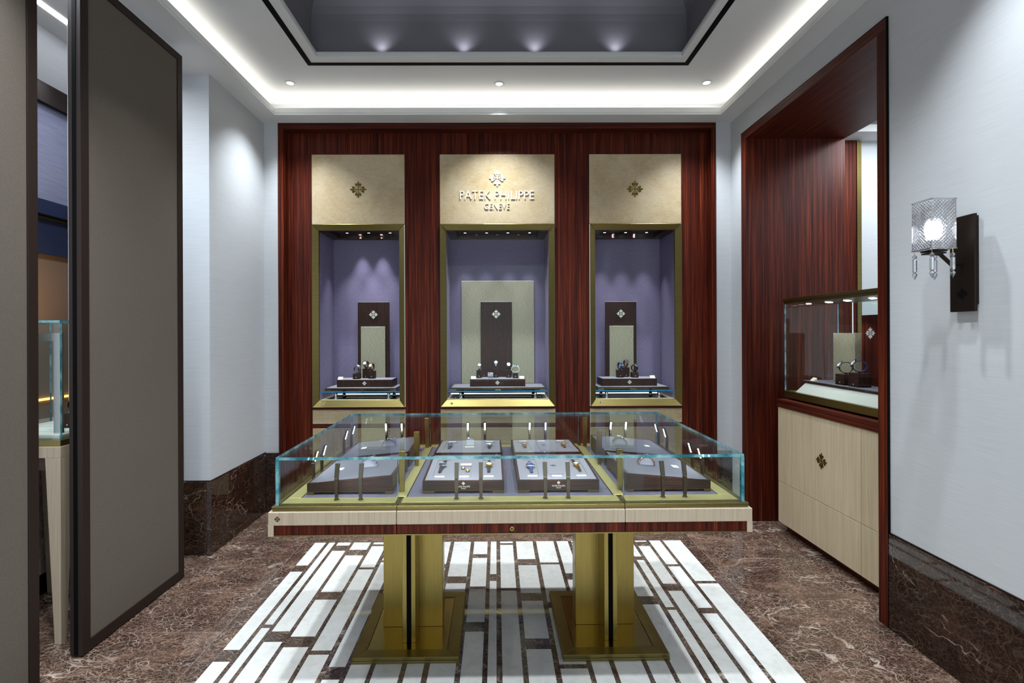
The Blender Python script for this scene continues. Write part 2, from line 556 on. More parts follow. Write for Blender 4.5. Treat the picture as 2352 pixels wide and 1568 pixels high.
FRONTM = Matrix(((1, 0, 0, 0), (0, 0, -1, 0), (0, 1, 0, 0), (0, 0, 0, 1)))      # local xy plane -> world xz, facing -Y

# ------------------------------------------------------------------ the cross emblem and lettering
LEAF = [(0, 1.0), (0.07, 0.92), (0.105, 0.82), (0.075, 0.73), (0.045, 0.68), (-0.045, 0.68), (-0.075, 0.73), (-0.105, 0.82), (-0.07, 0.92)]
LOBE = [(0.0, 0.69), (0.10, 0.66), (0.16, 0.71), (0.24, 0.745), (0.32, 0.73), (0.38, 0.66), (0.385, 0.57), (0.33, 0.48), (0.24, 0.36),
        (0.18, 0.26), (0.13, 0.215), (0.11, 0.24), (0.145, 0.33), (0.175, 0.43), (0.16, 0.49), (0.10, 0.51), (0.045, 0.49), (0.0, 0.5)]
def emblem_mesh(name, r, th, mt):
    mb = MB()
    for k in range(4):
        Mr = Matrix.Rotation(k * math.pi / 2, 4, 'Z')
        mb.prism([(x * r, y * r) for x, y in LEAF[::-1]], 0, th, M=Mr)
        mb.prism([(x * r, y * r) for x, y in LOBE[::-1]], 0, th, M=Mr)
        mb.prism([(-x * r, y * r) for x, y in LOBE], 0, th, M=Mr)
        mb.box(-0.045 * r, 0.045 * r, 0.0, 0.52 * r, 0, th, M=Mr)
    return mb.mesh(name, mt)
_ec = {}
def emblem(parent, M, r, mt=None, th=0.003):
    mt = mt or M_EMB
    key = (round(r, 4), mt.name, th)
    if key not in _ec:
        _ec[key] = emblem_mesh('emblem', r, th, mt)
    o = link('emblem', _ec[key], parent)
    o.matrix_basis = M
    return o

_tc = {}
def text_pieces(body, width, height, mt, th, split):
    key = (body, round(width, 4), round(height, 4), mt.name)
    if key in _tc:
        return _tc[key]
    cu = bpy.data.curves.new('t', 'FONT')
    cu.body = body
    cu.size = 1.0
    cu.extrude = 0.5
    cu.offset = -0.012
    cu.resolution_u = 3
    ob = bpy.data.objects.new('t', cu)
    COL.objects.link(ob)
    me = bpy.data.meshes.new_from_object(ob.evaluated_get(bpy.context.evaluated_depsgraph_get()))
    bpy.data.objects.remove(ob)
    xs = [v.co.x for v in me.vertices]; ys = [v.co.y for v in me.vertices]
    x0, x1, y0, y1 = min(xs), max(xs), min(ys), max(ys)
    for v in me.vertices:
        v.co.x = ((v.co.x - x0) / (x1 - x0) - 0.5) * width
        v.co.y = ((v.co.y - y0) / (y1 - y0) - 0.5) * height
        v.co.z = (v.co.z + 0.5) * th
    me.materials.clear(); me.materials.append(mt)
    out = [me]
    if split:
        bm = bmesh.new(); bm.from_mesh(me)
        bmesh.ops.remove_doubles(bm, verts=bm.verts, dist=1e-6)
        left = set(bm.verts)
        out = []
        while left:
            st = [left.pop()]; comp = set(st)
            while st:
                q = st.pop()
                for e in q.link_edges:
                    r_ = e.other_vert(q)
                    if r_ in left:
                        left.discard(r_); comp.add(r_); st.append(r_)
            idx = {q: k for k, q in enumerate(comp)}
            fs = [tuple(idx[q] for q in f.verts) for f in bm.faces if f.verts[0] in comp]
            m2 = bpy.data.meshes.new('letter')
            m2.from_pydata([tuple(q.co) for q in comp], [], fs)
            m2.materials.append(mt)
            out.append(m2)
        bm.free()
    _tc[key] = out
    return out
def letters(parent, body, width, height, M, mt, th=0.003, split=False):
    ms = text_pieces(body, width, height, mt, th, split)
    if not split:
        o = link('lettering', ms[0], parent)
        o.matrix_basis = M
        o['kind'] = 'stuff'
        return o
    o = bpy.data.objects.new('lettering', None)
    COL.objects.link(o); o.parent = parent; o.matrix_basis = M
    for me in ms:
        link('letter', me, o)
    return o
def FM(x, y, z):
    return Matrix.Translation((x, y, z)) @ FRONTM

# ------------------------------------------------------------------ floor
M_GROUT = plain('pale_grout', '8d7d70', 0.6)
floor = B('floor', -5.0, 5.0, -2.0, 5.2, -0.06, -0.0005, M_GROUT)
tag(floor, 'brown and white polished marble floor with a striped inlay under the table', 'floor', kind='structure')
def floor_piece(name, x0, x1, y0, y1, mt, g=0.0013):
    return B(name, x0 + g, x1 - g, y0 + g, y1 - g, -0.003, 0.0, mt, floor)
def yof(py):
    return 1.5 * F / (py - 763)
COLS = [(-1.302, -1.224, [(1295, 1309), (1487, 1514)]), (-1.201, -1.158, [(1429.6, 1437.6)]), (-1.137, -1.046, [(1250, 1262), (1445.5, 1469.5)]),
        (-1.024, -0.903, [(1260, 1272.7), (1356, 1373.8), (1457.7, 1482)]), (-0.881, -0.786, [(1247.8, 1252), (1300.4, 1305), (1490, 1499.7)]),
        (-0.760, -0.685, [(1284.5, 1289), (1527.8, 1557)]), (-0.663, -0.573, [(1262, 1275), (1390, 1405)]), (-0.551, -0.432, [(1300, 1306)]),
        (-0.409, -0.332, [(1294.3, 1303), (1440, 1452)]), (-0.306, -0.188, [(1322.5, 1338.3)]),
        (-0.163, -0.068, [(1272, 1280.6), (1345.8, 1352), (1427.5, 1449.7)]), (-0.045, -0.005, [(1318, 1333.6)]), (0.021, 0.111, [(1247, 1251), (1349.8, 1355.8)]),
        (0.135, 0.253, [(1284, 1298), (1361.6, 1379.8), (1466.3, 1491)]), (0.279, 0.402, [(1292, 1296.6), (1383, 1396.4), (1526.3, 1536.2)]),
        (0.425, 0.506, [(1317, 1332)]), (0.529, 0.655, [(1246, 1249), (1400, 1412)]), (0.677, 0.762, [(1300, 1310)]), (0.784, 0.890, [(1371, 1390)]),
        (0.917, 0.964, [(1279.7, 1287.7), (1396.7, 1403)]), (0.988, 1.068, [(1246, 1255.8), (1342.5, 1359.4)]), (1.090, 1.168, [(1298, 1303), (1399, 1412)]),
        (1.190, 1.316, [(1337, 1342.9)])]
YI1, YI0 = 3.468, -0.2
prev = None
for ci, (a, b, br) in enumerate(COLS):
    ycur = YI1
    gaps = [(yof(p), yof(q)) for p, q in br]
    y = (gaps[-1][1] if gaps else 3.0)
    y = min(y, 2.05)
    while y > 0.3:
        y -= rnd.uniform(0.4, 0.8)
        gaps.append((y, y - rnd.choice((0.02, 0.05, 0.08))))
    for g0, g1 in gaps:
        if g1 < YI0 + 0.05:
            break
        floor_piece('marble_tile', a, b, g0, ycur, M_CREAM, 0.0)
        floor_piece('inlay_strip', a, b, g1, g0, M_MARBD, 0.0004)
        ycur = g1
    floor_piece('marble_tile', a, b, YI0, ycur, M_CREAM, 0.0)
    if prev is not None:
        floor_piece('inlay_strip', prev, a, YI0, YI1, M_MARBD, 0.0004)
    prev = b
# dark border round the inlay, then big slabs
bw = 0.086
floor_piece('border_slab', -1.302 - bw, -1.302, YI0, 1.55, M_MARB); floor_piece('border_slab', -1.302 - bw, -1.302, 1.55, YI1, M_MARB)
floor_piece('border_slab', 1.316, 1.316 + bw, YI0, 1.55, M_MARB); floor_piece('border_slab', 1.316, 1.316 + bw, 1.55, YI1, M_MARB)
xs = [-1.388, -0.45, 0.48, 1.402]
for i in range(3):
    floor_piece('border_slab', xs[i], xs[i + 1], YI1, YI1 + 0.065, M_MARB)
    floor_piece('marble_slab', xs[i], xs[i + 1], YI1 + 0.065, 4.15, M_MARB)
    floor_piece('marble_slab', xs[i], xs[i + 1], -1.7, YI0, M_MARB)
for x0, x1 in ((-2.62, -1.388), (1.402, 2.62), (-3.3, -2.62), (2.62, 4.3)):
    yy = [-1.7, -0.7, 0.35, 1.4, 2.44, 3.10, 4.15] if x0 < 0 else [-1.7, -0.7, 0.35, 1.5, 2.75, 4.15]
    for i in range(len(yy) - 1):
        floor_piece('marble_slab', x0, x1, yy[i], yy[i + 1], M_MARB)

# ------------------------------------------------------------------ walls
def struct(o, label, cat):
    return tag(o, label, cat, kind='structure')
mb = MB().box(-2.3, -1.825, YB, YB + 0.7, 0, 3.6).box(1.857, 2.9, YB, YB + 0.7, 0, 3.6).box(-1.825, 1.857, YB, YB + 0.7, 3.262, 3.6)
wb = struct(mb.build('wall_back', M_WALL), 'pale silk covered end wall around the rosewood display unit', 'wall')
mb = MB().box(-2.9, XL, 3.293, YB, 0.0, 3.6)
wl = struct(mb.build('wall_left', M_WALL), 'pale silk covered pier of the left wall beyond the linen door', 'wall')
mb = MB().box(XR, 2.765, -1.8, 2.427, 0, 3.6).box(XR, 2.765, 3.875, YB, 0, 3.6).box(XR, 2.765, 2.427, 3.875, 3.083, 3.6)
wr = struct(mb.build('wall_right', M_WALL), 'pale grey silk covered right wall carrying the crystal lamp', 'wall')
mb = MB().box(-3.4, -1.75, YF - 0.1, YF, 0, 3.6).box(1.80, 2.9, YF - 0.1, YF, 0, 3.6).box(-1.75, 1.80, YF - 0.1, YF, 2.9, 3.6)  # wide opening added here so the sky fills the room softly
struct(mb.build('wall_front', M_WALL), 'pale unseen wall behind the viewer, its wide opening added to let in fill light', 'wall')

# marble skirting, panel by panel
def skirting(name, label, boxes, mt=M_MARBB):
    root = thing(name, label, 'skirting', kind='structure')
    for bx in boxes:
        MB().box(*bx[:6]).build('marble_panel', mt, root, 0.0015)
        x0, x1, y0, y1, z0, z1 = bx[:6]
    return root
skirting('baseboard_left', 'tall dark marble skirting of the left pier', [(XL - 0.02, XL + 0.012, 3.281, YB - 0.001, 0, 0.497), (-2.88, XL - 0.021, 3.281, 3.293, 0, 0.497)])
skirting('baseboard_back', 'short dark marble skirting left of the display unit', [(XL + 0.013, -1.826, YB - 0.012, YB, 0, 0.497), (1.858, XR - 0.001, YB - 0.012, YB, 0, 0.497)])
skirting('baseboard_right', 'tall dark marble skirting under the crystal wall lamp', [(XR - 0.012, XR + 0.01, 1.30, 2.424, 0, 0.476), (XR - 0.012, XR + 0.01, 0.1, 1.298, 0, 0.476), (XR - 0.012, XR + 0.01, -1.7, 0.098, 0, 0.476)])
tr = thing('trim_2', 'thin dark metal bead along the top of the marble skirting', 'trim', kind='structure')
B('bead', XL, XL + 0.006, 3.287, YB, 0.4975, 0.503, M_BRONZE, tr)
B('bead', -2.88, XL, 3.287, 3.293, 0.4975, 0.503, M_BRONZE, tr)
B('bead', XR - 0.006, XR, -1.7, 2.424, 0.4765, 0.482, M_BRONZE, tr)

# ------------------------------------------------------------------ ceiling
TX0, TX1, TY0, TY1 = -1.24, 1.30, 0.2, 3.36
mb = MB()
mb.box(-2.0, TX0, YF, YB + 0.05, HU, HU + 0.03).box(TX1, 2.05, YF, YB + 0.05, HU, HU + 0.03)
mb.box(TX0, TX1, YF, TY0, HU, HU + 0.03).box(TX0, TX1, TY1, YB + 0.05, HU, HU + 0.03)
ceil = struct(mb.build('ceiling', M_CEIL), 'white ceiling with a lit cove round the edge and a dark raised tray', 'ceiling')
LX0, LX1, LY1, LY0 = -1.787, 1.833, 3.912, -1.55
mb = MB()
mb.box(-1.99, LX0, YF, YB + 0.01, HC, HC + 0.022).box(-2.3, -1.99, 3.0, YB + 0.01, HC, HC + 0.022).box(LX1, XR + 0.01, YF, YB + 0.01, HC, HC + 0.022)
mb.box(LX0, LX1, LY1, YB + 0.01, HC, HC + 0.022).box(LX0, LX1, YF, LY0, HC, HC + 0.022)
mb.build('soffit', M_CEIL, ceil)
mb = MB()
t = 0.014
for z0, z1, k in ((HC - 0.001, HC + 0.013, 0.004), (HC + 0.013, HC + 0.017, 0.0015), (HC + 0.017, HC + 0.056, 0.004)):
    mb.box(LX0 - t, LX0 + k, LY0, LY1 + t, z0, z1).box(LX1 - k, LX1 + t, LY0, LY1 + t, z0, z1)
    mb.box(LX0 + k, LX1 - k, LY1 - k, LY1 + t, z0, z1).box(LX0 + k, LX1 - k, LY0 - t, LY0 + k, z0, z1)
mb.build('cove_lip', M_CEIL, ceil)
# linear black slot round the tray
def ring(mb, x0, x1, y0, y1, wd, z0, z1):
    mb.box(x0, x0 + wd, y0, y1, z0, z1).box(x1 - wd, x1, y0, y1, z0, z1)
    mb.box(x0 + wd, x1 - wd, y1 - wd, y1, z0, z1).box(x0 + wd, x1 - wd, y0, y0 + wd, z0, z1)
    return mb
ring(MB(), -1.343, 1.391, TY0 - 0.12, 3.476, 0.037, HU - 0.002, HU + 0.001).build('slot_diffuser', M_BLACK, ceil)
ring(MB(), TX0 - 0.045, TX1 + 0.045, TY0 - 0.045, TY1 + 0.045, 0.045, HU - 0.006, HU - 0.0005).build('tray_frame', M_CEIL, ceil)
ring(MB(), TX0 - 0.012, TX1 + 0.012, TY0 - 0.012, TY1 + 0.012, 0.015, HU - 0.0005, HU + 0.016).build('tray_bead', M_CEIL, ceil)
# raised tray with coved top
DX0, DX1, DY0, DY1 = -1.30, 1.36, 0.14, 3.42
prof = [(0.0, HU + 0.03)] + [(0.0, 3.70)] + [(0.25 - 0.25 * math.cos(a), 3.70 + 0.25 * math.sin(a)) for a in [i * math.pi / 2 / 8 for i in range(1, 9)]]
mb = MB()
vs, fs = [], []
for ins, z in prof:
    vs += [(DX0 + ins, DY0 + ins, z), (DX1 - ins, DY0 + ins, z), (DX1 - ins, DY1 - ins, z), (DX0 + ins, DY1 - ins, z)]
n = len(prof)
for i in range(n - 1):
    for k in range(4):
        l = (k + 1) % 4
        fs.append((i * 4 + k, i * 4 + l, (i + 1) * 4 + l, (i + 1) * 4 + k))
e = (n - 1) * 4
fs.append((e, e + 1, e + 2, e + 3))
mb.add(vs, fs)
tray = mb.build('raised_tray', M_CHAR, ceil)
# downlights
def downlight(x, y, label):
    t_ = thing('recessed_downlight', label, 'downlight', (x, y, HU), 0, 'recessed ceiling downlights')
    MB().lathe([(0.028, -0.0005), (0.028, -0.004), (0.039, -0.004), (0.040, 0.0), (0.028, -0.0005)], 28, cap=False).build('trim_ring', M_CEIL, t_)
    MB().lathe([(0.0001, -0.0025), (0.026, -0.0025), (0.026, 0.0)], 28).build('lens', M_LENS, t_)
    MB().lathe([(0.026, -0.001), (0.026, -0.0035), (0.0295, -0.0035), (0.0295, -0.001), (0.026, -0.001)], 28, cap=False).build('inner_ring', M_BRONZE, t_)
for i, (x, y) in enumerate(DOWN[:3]):
    downlight(x, y, ['round recessed downlight in the ceiling corner by the linen door side', 'round recessed downlight above the middle wall showcase',
                     'round recessed downlight in the ceiling corner nearest the rosewood opening'][i])

# ------------------------------------------------------------------ rosewood display unit
UY = 4.15
frame = thing('trim_1', 'rosewood frame edging the recessed display unit', 'trim', kind='structure')
B('frame_jamb', -1.824, -1.777, YB - 0.012, UY + 0.02, 0, 3.21, M_ROSE, frame, 0.001)
B('frame_jamb', 1.817, 1.856, YB - 0.012, UY + 0.02, 0, 3.21, M_ROSE, frame, 0.001)
B('frame_head', -1.824, 1.856, YB - 0.012, UY + 0.02, 3.2105, 3.261, M_ROSEX, frame, 0.001)
pan = thing('veneer_panelling', 'reddish brown rosewood panelling filling the frame around the three wall showcases', 'panelling', kind='structure')
VX = [(-1.575, -0.782), (-0.480, 0.505), (0.803, 1.595)]
edges = [-1.777, -1.575, -0.782, -0.480, 0.505, 0.803, 1.595, 1.817]
for i in (0, 2, 4, 6):
    B('veneer_pilaster', edges[i] + 0.0003, edges[i + 1] - 0.0003, UY, UY + 0.02, 0, 3.21, M_ROSE, pan)
for i in (1, 3, 5):
    n_ = 2 if i != 3 else 3
    for k in range(n_):
        a_ = edges[i] + (edges[i + 1] - edges[i]) * k / n_
        b_ = edges[i] + (edges[i + 1] - edges[i]) * (k + 1) / n_
        B('veneer_header', a_ + 0.0002, b_ - 0.0002, UY, UY + 0.02, 3.029, 3.21, M_ROSE, pan)
GRP = 'glazed showcases built into the back wall'
VLAB = ['brass framed wall showcase nearest the linen door, its backdrop set to the right',
        'widest brass framed wall showcase under the raised lettering in the middle of the unit',
        'brass framed wall showcase nearest the rosewood opening with its backdrop to the left']
SPOTS = [[(-1.353, 4.40), (-1.256, 4.475), (-1.156, 4.40), (-1.059, 4.475), (-0.962, 4.40)],
         [(-0.281, 4.41), (-0.18, 4.49), (-0.084, 4.41), (0.013, 4.49), (0.109, 4.41), (0.208, 4.49), (0.307, 4.41)],
         [(0.993, 4.41), (1.088, 4.485), (1.185, 4.41), (1.283, 4.485), (1.378, 4.41)]]
for vi, (x0, x1) in enumerate(VX):
    V = thing('wall_showcase', VLAB[vi], 'showcase', ((x0 + x1) / 2, UY, 0), 0, GRP)
    c = (x0 + x1) / 2
    h = (x1 - x0) / 2
    # header panel with emblem, and panels beneath
    B('header_panel', -h, h, -0.004, 0.03, 2.430, 3.027, M_LEATHER, V, 0.002)
    ex = {0: -1.178, 1: 0.013, 2: 1.196}[vi] - c
    if vi == 1:
        emblem(V, FM(ex, -0.004, 2.822), 0.071, M_LETTER, 0.008)
        letters(V, 'PATEK PHILIPPE', 0.634, 0.072, FM(0.010 - c, -0.004, 2.677), M_LETTER, 0.008, True)
        letters(V, 'GENEVE', 0.217, 0.051, FM(0.009 - c, -0.004, 2.580), M_LETTER, 0.008, True)
    else:
        emblem(V, FM(ex, -0.004, 2.727), 0.071)
    B('wood_rail', -h, h, 0.002, 0.03, 0.843, 0.862, M_ROSEX, V)
    B('lower_panel', -h, h, -0.002, 0.03, 0.722, 0.842, M_LEATHER, V, 0.001)
    B('wood_rail', -h, h, 0.002, 0.03, 0.684, 0.7215, M_ROSEX, V)
    B('lower_panel', -h, h, -0.002, 0.03, 0.12, 0.6835, M_LEATHER, V, 0.001)
    B('plinth_rail', -h, h, 0.006, 0.03, 0.0, 0.1195, M_ROSEX, V)
    # mitred brass frame around the opening: four bars, sloping inwards
    fo, fi = h - 0.004, h - 0.052
    zt, zb, zti, zbi = 2.426, 0.866, 2.379, 0.921
    yf, yi = -0.022, 0.012
    def bar(a, b, ai, bi):
        # a,b outer corners; ai,bi inner corners (x,z)
        mbx = MB()
        P = [(a[0], yf, a[1]), (b[0], yf, b[1]), (bi[0], yi, bi[1]), (ai[0], yi, ai[1])]
        Q = [(a[0], 0.03, a[1]), (b[0], 0.03, b[1]), (bi[0], 0.03, bi[1]), (ai[0], 0.03, ai[1])]
        mbx.hexa(P, Q)
        return mbx.build('frame_bar', M_BRASS, V, 0.0012)
    bar((-fo, zt), (fo, zt), (-fi, zti), (fi, zti))
    bar((-fo, zb), (fo, zb), (-fi, zbi), (fi, zbi))
    bar((-fo, zt), (-fo, zb), (-fi, zti), (-fi, zbi))
    bar((fo, zt), (fo, zb), (fi, zti), (fi, zbi))
    # lock
    MB().lathe([(0.0105, 0.0), (0.0105, 0.005), (0.0085, 0.006), (0.0065, 0.0045), (0.0001, 0.0045)], 18, M=FM(-h + 0.095, -0.005, 0.893)).build('lock', M_CHROME, V)
    # niche lining
    nb = 0.40
    xi = h - 0.050
    B('back_lining', -xi, xi, nb, nb + 0.012, 0.93, 2.46, M_VIOLET, V)
    B('side_lining', -xi - 0.012, -xi, 0.031, nb + 0.012, 0.90, 2.46, M_VIOLET, V)
    B('side_lining', xi, xi + 0.012, 0.031, nb + 0.012, 0.90, 2.46, M_VIOLET, V)
    MB().box(-xi, -xi + 0.075, 0.031, nb, 2.372, 2.412).box(xi - 0.075, xi, 0.031, nb, 2.372, 2.412).box(-xi + 0.075, xi - 0.075, nb - 0.065, nb, 2.372, 2.412).build('ceiling_frame', M_DARKWX, V, 0.002)
    B('ceiling_panel', -xi, xi, 0.031, nb, 2.412, 2.425, M_DARKWX, V)
    # sunken floor
    ring(MB(), -xi, xi, 0.031, nb, 0.05, 0.90, 0.922).build('floor_rim', M_LEATHER, V, 0.002)
    B('floor_well', -xi + 0.05, xi - 0.05, 0.081, nb - 0.05, 0.888, 0.90, M_DARKWX, V)
    B('floor_base', -xi, xi, 0.031, nb, 0.876, 0.888, M_DARKWX, V)
    # glass pane, shelf
    B('glass_pane', -fi, fi, 0.014, 0.018, zbi, zti, M_GLASSV, V)
    B('glass_shelf', -xi + 0.008, xi - 0.008, 0.05, nb - 0.01, 0.984, 0.994, [M_GLASSV, M_BLUEDGE], V, fm={2: 1, 3: 1, 5: 1, 4: 1})
    for sx in (-1, 1):
        for sy in (0.10, 0.33):
            MB().lathe([(0.016, 0.901), (0.016, 0.935), (0.013, 0.938), (0.013, 0.984)], 16, M=Matrix.Translation((sx * (h - 0.165), sy, 0))).build('shelf_standoff', M_STEEL, V)
    for sx, sy in SPOTS[vi]:
        d = MB().lathe([(0.0001, -0.004), (0.013, -0.004), (0.013, 0.0)], 16).build('spot_lens', M_LENS, V, loc=(sx - c, sy - UY, 2.412))
        r_ = MB().lathe([(0.0131, 0), (0.0131, -0.006), (0.018, -0.006), (0.018, 0)], 16, cap=False).build('spot_ring', M_BRONZE, d)
        light('SPOT', 'showcase_lamp', (sx, sy + 0.0, 2.405), 26, (0.88, 0.9, 1.0), (sx + rnd.uniform(-0.04, 0.04), sy + 0.02, 1.0), 0.005, 46, 1.0)

# ------------------------------------------------------------------ watches
def disc(mb, r, z0, z1, M, mi=0, seg=24, ch=0.0):
    p = [(r, z0), (r, z1 - ch), (r - ch, z1)] if ch else [(r, z0), (r, z1)]
    return mb.lathe(p, seg, mi, M)
CASEM = {}
def watch_head(root, M, metal, dial, r=0.018, gem=False):
    """case, dial (with hands) and crown; M places the head: local z = out of the dial, y = twelve o'clock"""
    mb = MB()
    mb.lathe([(r * 0.85, -0.003), (r, -0.001), (r, 0.003), (r * 0.94, 0.0055), (r * 0.80, 0.006), (r * 0.78, 0.0045)], 28, cap=False, M=M)
    disc(mb, r * 0.85, -0.003, -0.002, M)
    for sx in (-1, 1):
        for sy in (-1, 1):
            mb.box(sx * r * 0.48 - 0.0016, sx * r * 0.48 + 0.0016, sy * r * 1.08 - r * 0.32, sy * r * 1.08 + r * 0.32, -0.002, 0.002, M=M)
    mb.build('case', metal, root)
    d = MB()
    disc(d, r * 0.80, 0.003, 0.0043, M)
    d = d.build('dial', dial, root)
    hm = MB()
    hcol = M_STEEL
    for a, L in ((R_(50), 0.62), (R_(-55), 0.42)):
        hm.box(-0.0007, 0.0007, 0, r * L, 0.0044, 0.0050, M=M @ Matrix.Rotation(a, 4, 'Z'))
    for k in range(12):
        hm.box(-0.0006, 0.0006, r * 0.62, r * 0.74, 0.0044, 0.0048, M=M @ Matrix.Rotation(k * math.pi / 6, 4, 'Z'))
    hm.build('hands', hcol, d)
    c_ = MB()
    c_.lathe([(0.0025, 0), (0.0025, 0.004)], 10, M=M @ Matrix.Translation((r * 0.98, 0, 0.0015)) @ Matrix.Rotation(R_(90), 4, 'Y'))
    c_.build('crown', metal, root)

def loop_watch(label, M, metal, dial, strap, elev=35, r=0.018, links=False, ry=0.031, rz=0.027, foot=True, group=None):
    """a closed watch standing on its strap; dial faces local -Y raised by elev degrees"""
    root = thing('wristwatch', label, 'watch', mat=M, group=group)
    cz = rz + 0.010
    n = 30
    th = R_(180 - elev)
    pts, nr, wd = [], [], []
    for i in range(n):
        a = th + 2 * math.pi * i / n
        p = Vector((0, ry * math.cos(a), cz + rz * math.sin(a)))
        q = Vector((0, math.cos(a) / ry, math.sin(a) / rz)).normalized()
        pts.append(p); nr.append(q); wd.append(0.019 - 0.005 * (1 - abs(1 - 2 * i / n)))
    MB().band(pts, nr, wd, 0.0042, (1, 0, 0), closed=True).build('strap', strap, root)
    q = nr[0]
    p = pts[0] + q * 0.005
    yv = Vector((0, -q.z, q.y)); yv = yv if yv.z > 0 else -yv
    xv = yv.cross(q)
    H = Matrix((xv, yv, q)).transposed().to_4x4(); H.translation = p
    watch_head(root, H, metal, dial, r)
    if foot:
        MB().box(-0.006, 0.006, -0.008, 0.008, 0.0, 0.0105).build('stand_foot', M_STRAPK, root)
    return root

def flat_watch(label, M, metal, dial, strap, r=0.018, L=0.075, wide=0.018, group=None):
    root = thing('wristwatch', label, 'watch', mat=M, group=group)
    pts, nr, wd = [], [], []
    for i in range(13):
        u = -1 + 2 * i / 12
        pts.append(Vector((0, u * L, 0.007 - 0.0055 * u * u + 0.0008))); nr.append(Vector((0, 0.1 * u, 1)).normalized()); wd.append(wide * (1 - 0.28 * abs(u)))
    MB().band(pts, nr, wd, 0.0025, (1, 0, 0)).build('strap', strap, root)
    watch_head(root, Matrix.Translation((0, 0, 0.0105)), metal, dial, r)
    return root

def arc_watch(label, M, metal, dial, band, R0=0.036, liner=None, elev=62):
    """a bracelet laid over a half-moon cushion; arch in the local XZ plane"""
    root = thing('wristwatch', label, 'watch', mat=M)
    cu = [((R0 - 0.0008) * math.cos(a), (R0 - 0.0008) * 0.95 * math.sin(a)) for a in [math.pi * i / 20 for i in range(21)]]
    MB().prism(cu, -0.0085, 0.0085, M=Matrix.Rotation(R_(90), 4, 'X')).build('cushion', M_CUSH, root)
    # bracelet links, each its own little block
    mb = MB()
    k = 0
    for i in range(19):
        a = math.pi * (0.03 + 0.94 * i / 18)
        p = Vector((R0 * math.cos(a), 0, R0 * 0.95 * math.sin(a)))
        q = Vector((math.cos(a), 0, math.sin(a)))
        tv = Vector((-math.sin(a), 0, math.cos(a)))
        H = Matrix((tv, Vector((0, 1, 0)), q)).transposed().to_4x4(); H.translation = p
        mb.box(-0.0026, 0.0026, -0.0125, -0.004, 0, 0.0052, M=H).box(-0.0029, 0.0029, -0.0038, 0.0038, 0, 0.0058, M=H).box(-0.0026, 0.0026, 0.004, 0.0125, 0, 0.0052, M=H)
    mb.build('bracelet', band, root, 0.0004)
    if liner:
        pts = [Vector((R0 * math.cos(a), -0.0155, R0 * 0.95 * math.sin(a))) for a in [math.pi * (0.02 + 0.96 * i / 18) for i in range(19)]]
        nr = [Vector((math.cos(a), 0, math.sin(a))) for a in [math.pi * (0.02 + 0.96 * i / 18) for i in range(19)]]
        MB().band(pts, nr, 0.006, 0.0035, (0, 1, 0)).build('bracelet_edge', liner, root)
    a = R_(elev)
    q = Vector((math.cos(a), 0, math.sin(a))); tv = Vector((-math.sin(a), 0, math.cos(a)))
    H = Matrix((Vector((0, -1, 0)), tv, q)).transposed().to_4x4()
    xv = tv.cross(q); H = Matrix((xv, tv, q)).transposed().to_4x4(); H.translation = Vector((R0 * math.cos(a), 0, R0 * 0.95 * math.sin(a))) + q * 0.0065
    watch_head(root, H, metal, dial, 0.0165)
    return root

def T(x, y, z, rz=0):
    return Matrix.Translation((x, y, z)) @ Matrix.Rotation(R_(rz), 4, 'Z')

def riser(label, x, y, z, w_, h_, rz=0, emb=True):
    root = thing('watch_riser', label, 'riser', (x, y, z), R_(rz))
    B('block', -w_ / 2, w_ / 2, -w_ / 2, w_ / 2, 0.0085, h_, M_DARKW, root, 0.0008)
    B('plinth_base', -w_ / 2, w_ / 2, -w_ / 2, w_ / 2, 0, 0.008, M_BRONZE, root)
    if emb:
        emblem(root, FM(0, -w_ / 2, 0.016), 0.0045, M_LETTER, 0.0006)
    return root

def card(label, x, y, z, rz=0, w_=0.042):
    root = thing('price_card', label, 'card', (x, y, z), R_(rz))
    MB().hexa([(-w_ / 2, -0.012, 0), (w_ / 2, -0.012, 0), (w_ / 2, 0.014, 0), (-w_ / 2, 0.014, 0)],
              [(-w_ / 2, -0.011, 0.003), (w_ / 2, -0.011, 0.003), (w_ / 2, 0.010, 0.022), (-w_ / 2, 0.010, 0.022)]).build('block', M_CARD, root)
    mb = MB()
    sl = math.atan2(0.019, 0.021)
    Ms = Matrix.Translation((0, -0.0005, 0.0126)) @ Matrix.Rotation(sl, 4, 'X')
    for k in (-0.4, 0.0, 0.4):
        mb.box(-w_ * 0.32, w_ * 0.32, k * 0.012 - 0.001, k * 0.012 + 0.001, 0, 0.0004, M=Ms)
    mb.build('print', M_TAUPE, root)
    return root

# ------------------------------------------------------------------ contents of the wall showcases
SHW = ['left wall showcase', 'middle wall showcase', 'right wall showcase']
def platform(vi, x0, x1, y0, y1):
    root = thing('display_platform', 'low grey topped platform on the glass shelf of the ' + SHW[vi], 'platform', ((x0 + x1) / 2, (y0 + y1) / 2, 0.994))
    w_, d_ = (x1 - x0) / 2, (y1 - y0) / 2
    B('slab', -w_, w_, -d_, d_, 0.013, 0.024, M_DARKWX, root, 0.001)
    B('suede_top', -w_ + 0.006, w_ - 0.006, -d_ + 0.006, d_ - 0.006, 0.024, 0.026, M_GREY, root)
    B('base_tray', -w_ + 0.02, w_ - 0.02, -d_ + 0.02, d_ - 0.02, 0.003, 0.013, M_BLACK, root)
    for xa, xb in ((-w_, -w_ + 0.05), (-0.025, 0.025), (w_ - 0.05, w_)):
        B('brass_bar', xa, xb, -d_ - 0.001, -d_ + 0.019, 0, 0.013, M_BRASSP, root)
    B('brass_rail', -w_, w_, -d_ - 0.0015, -d_ + 0.01, 0.0085, 0.0128, M_BRASSP, root)
    return root
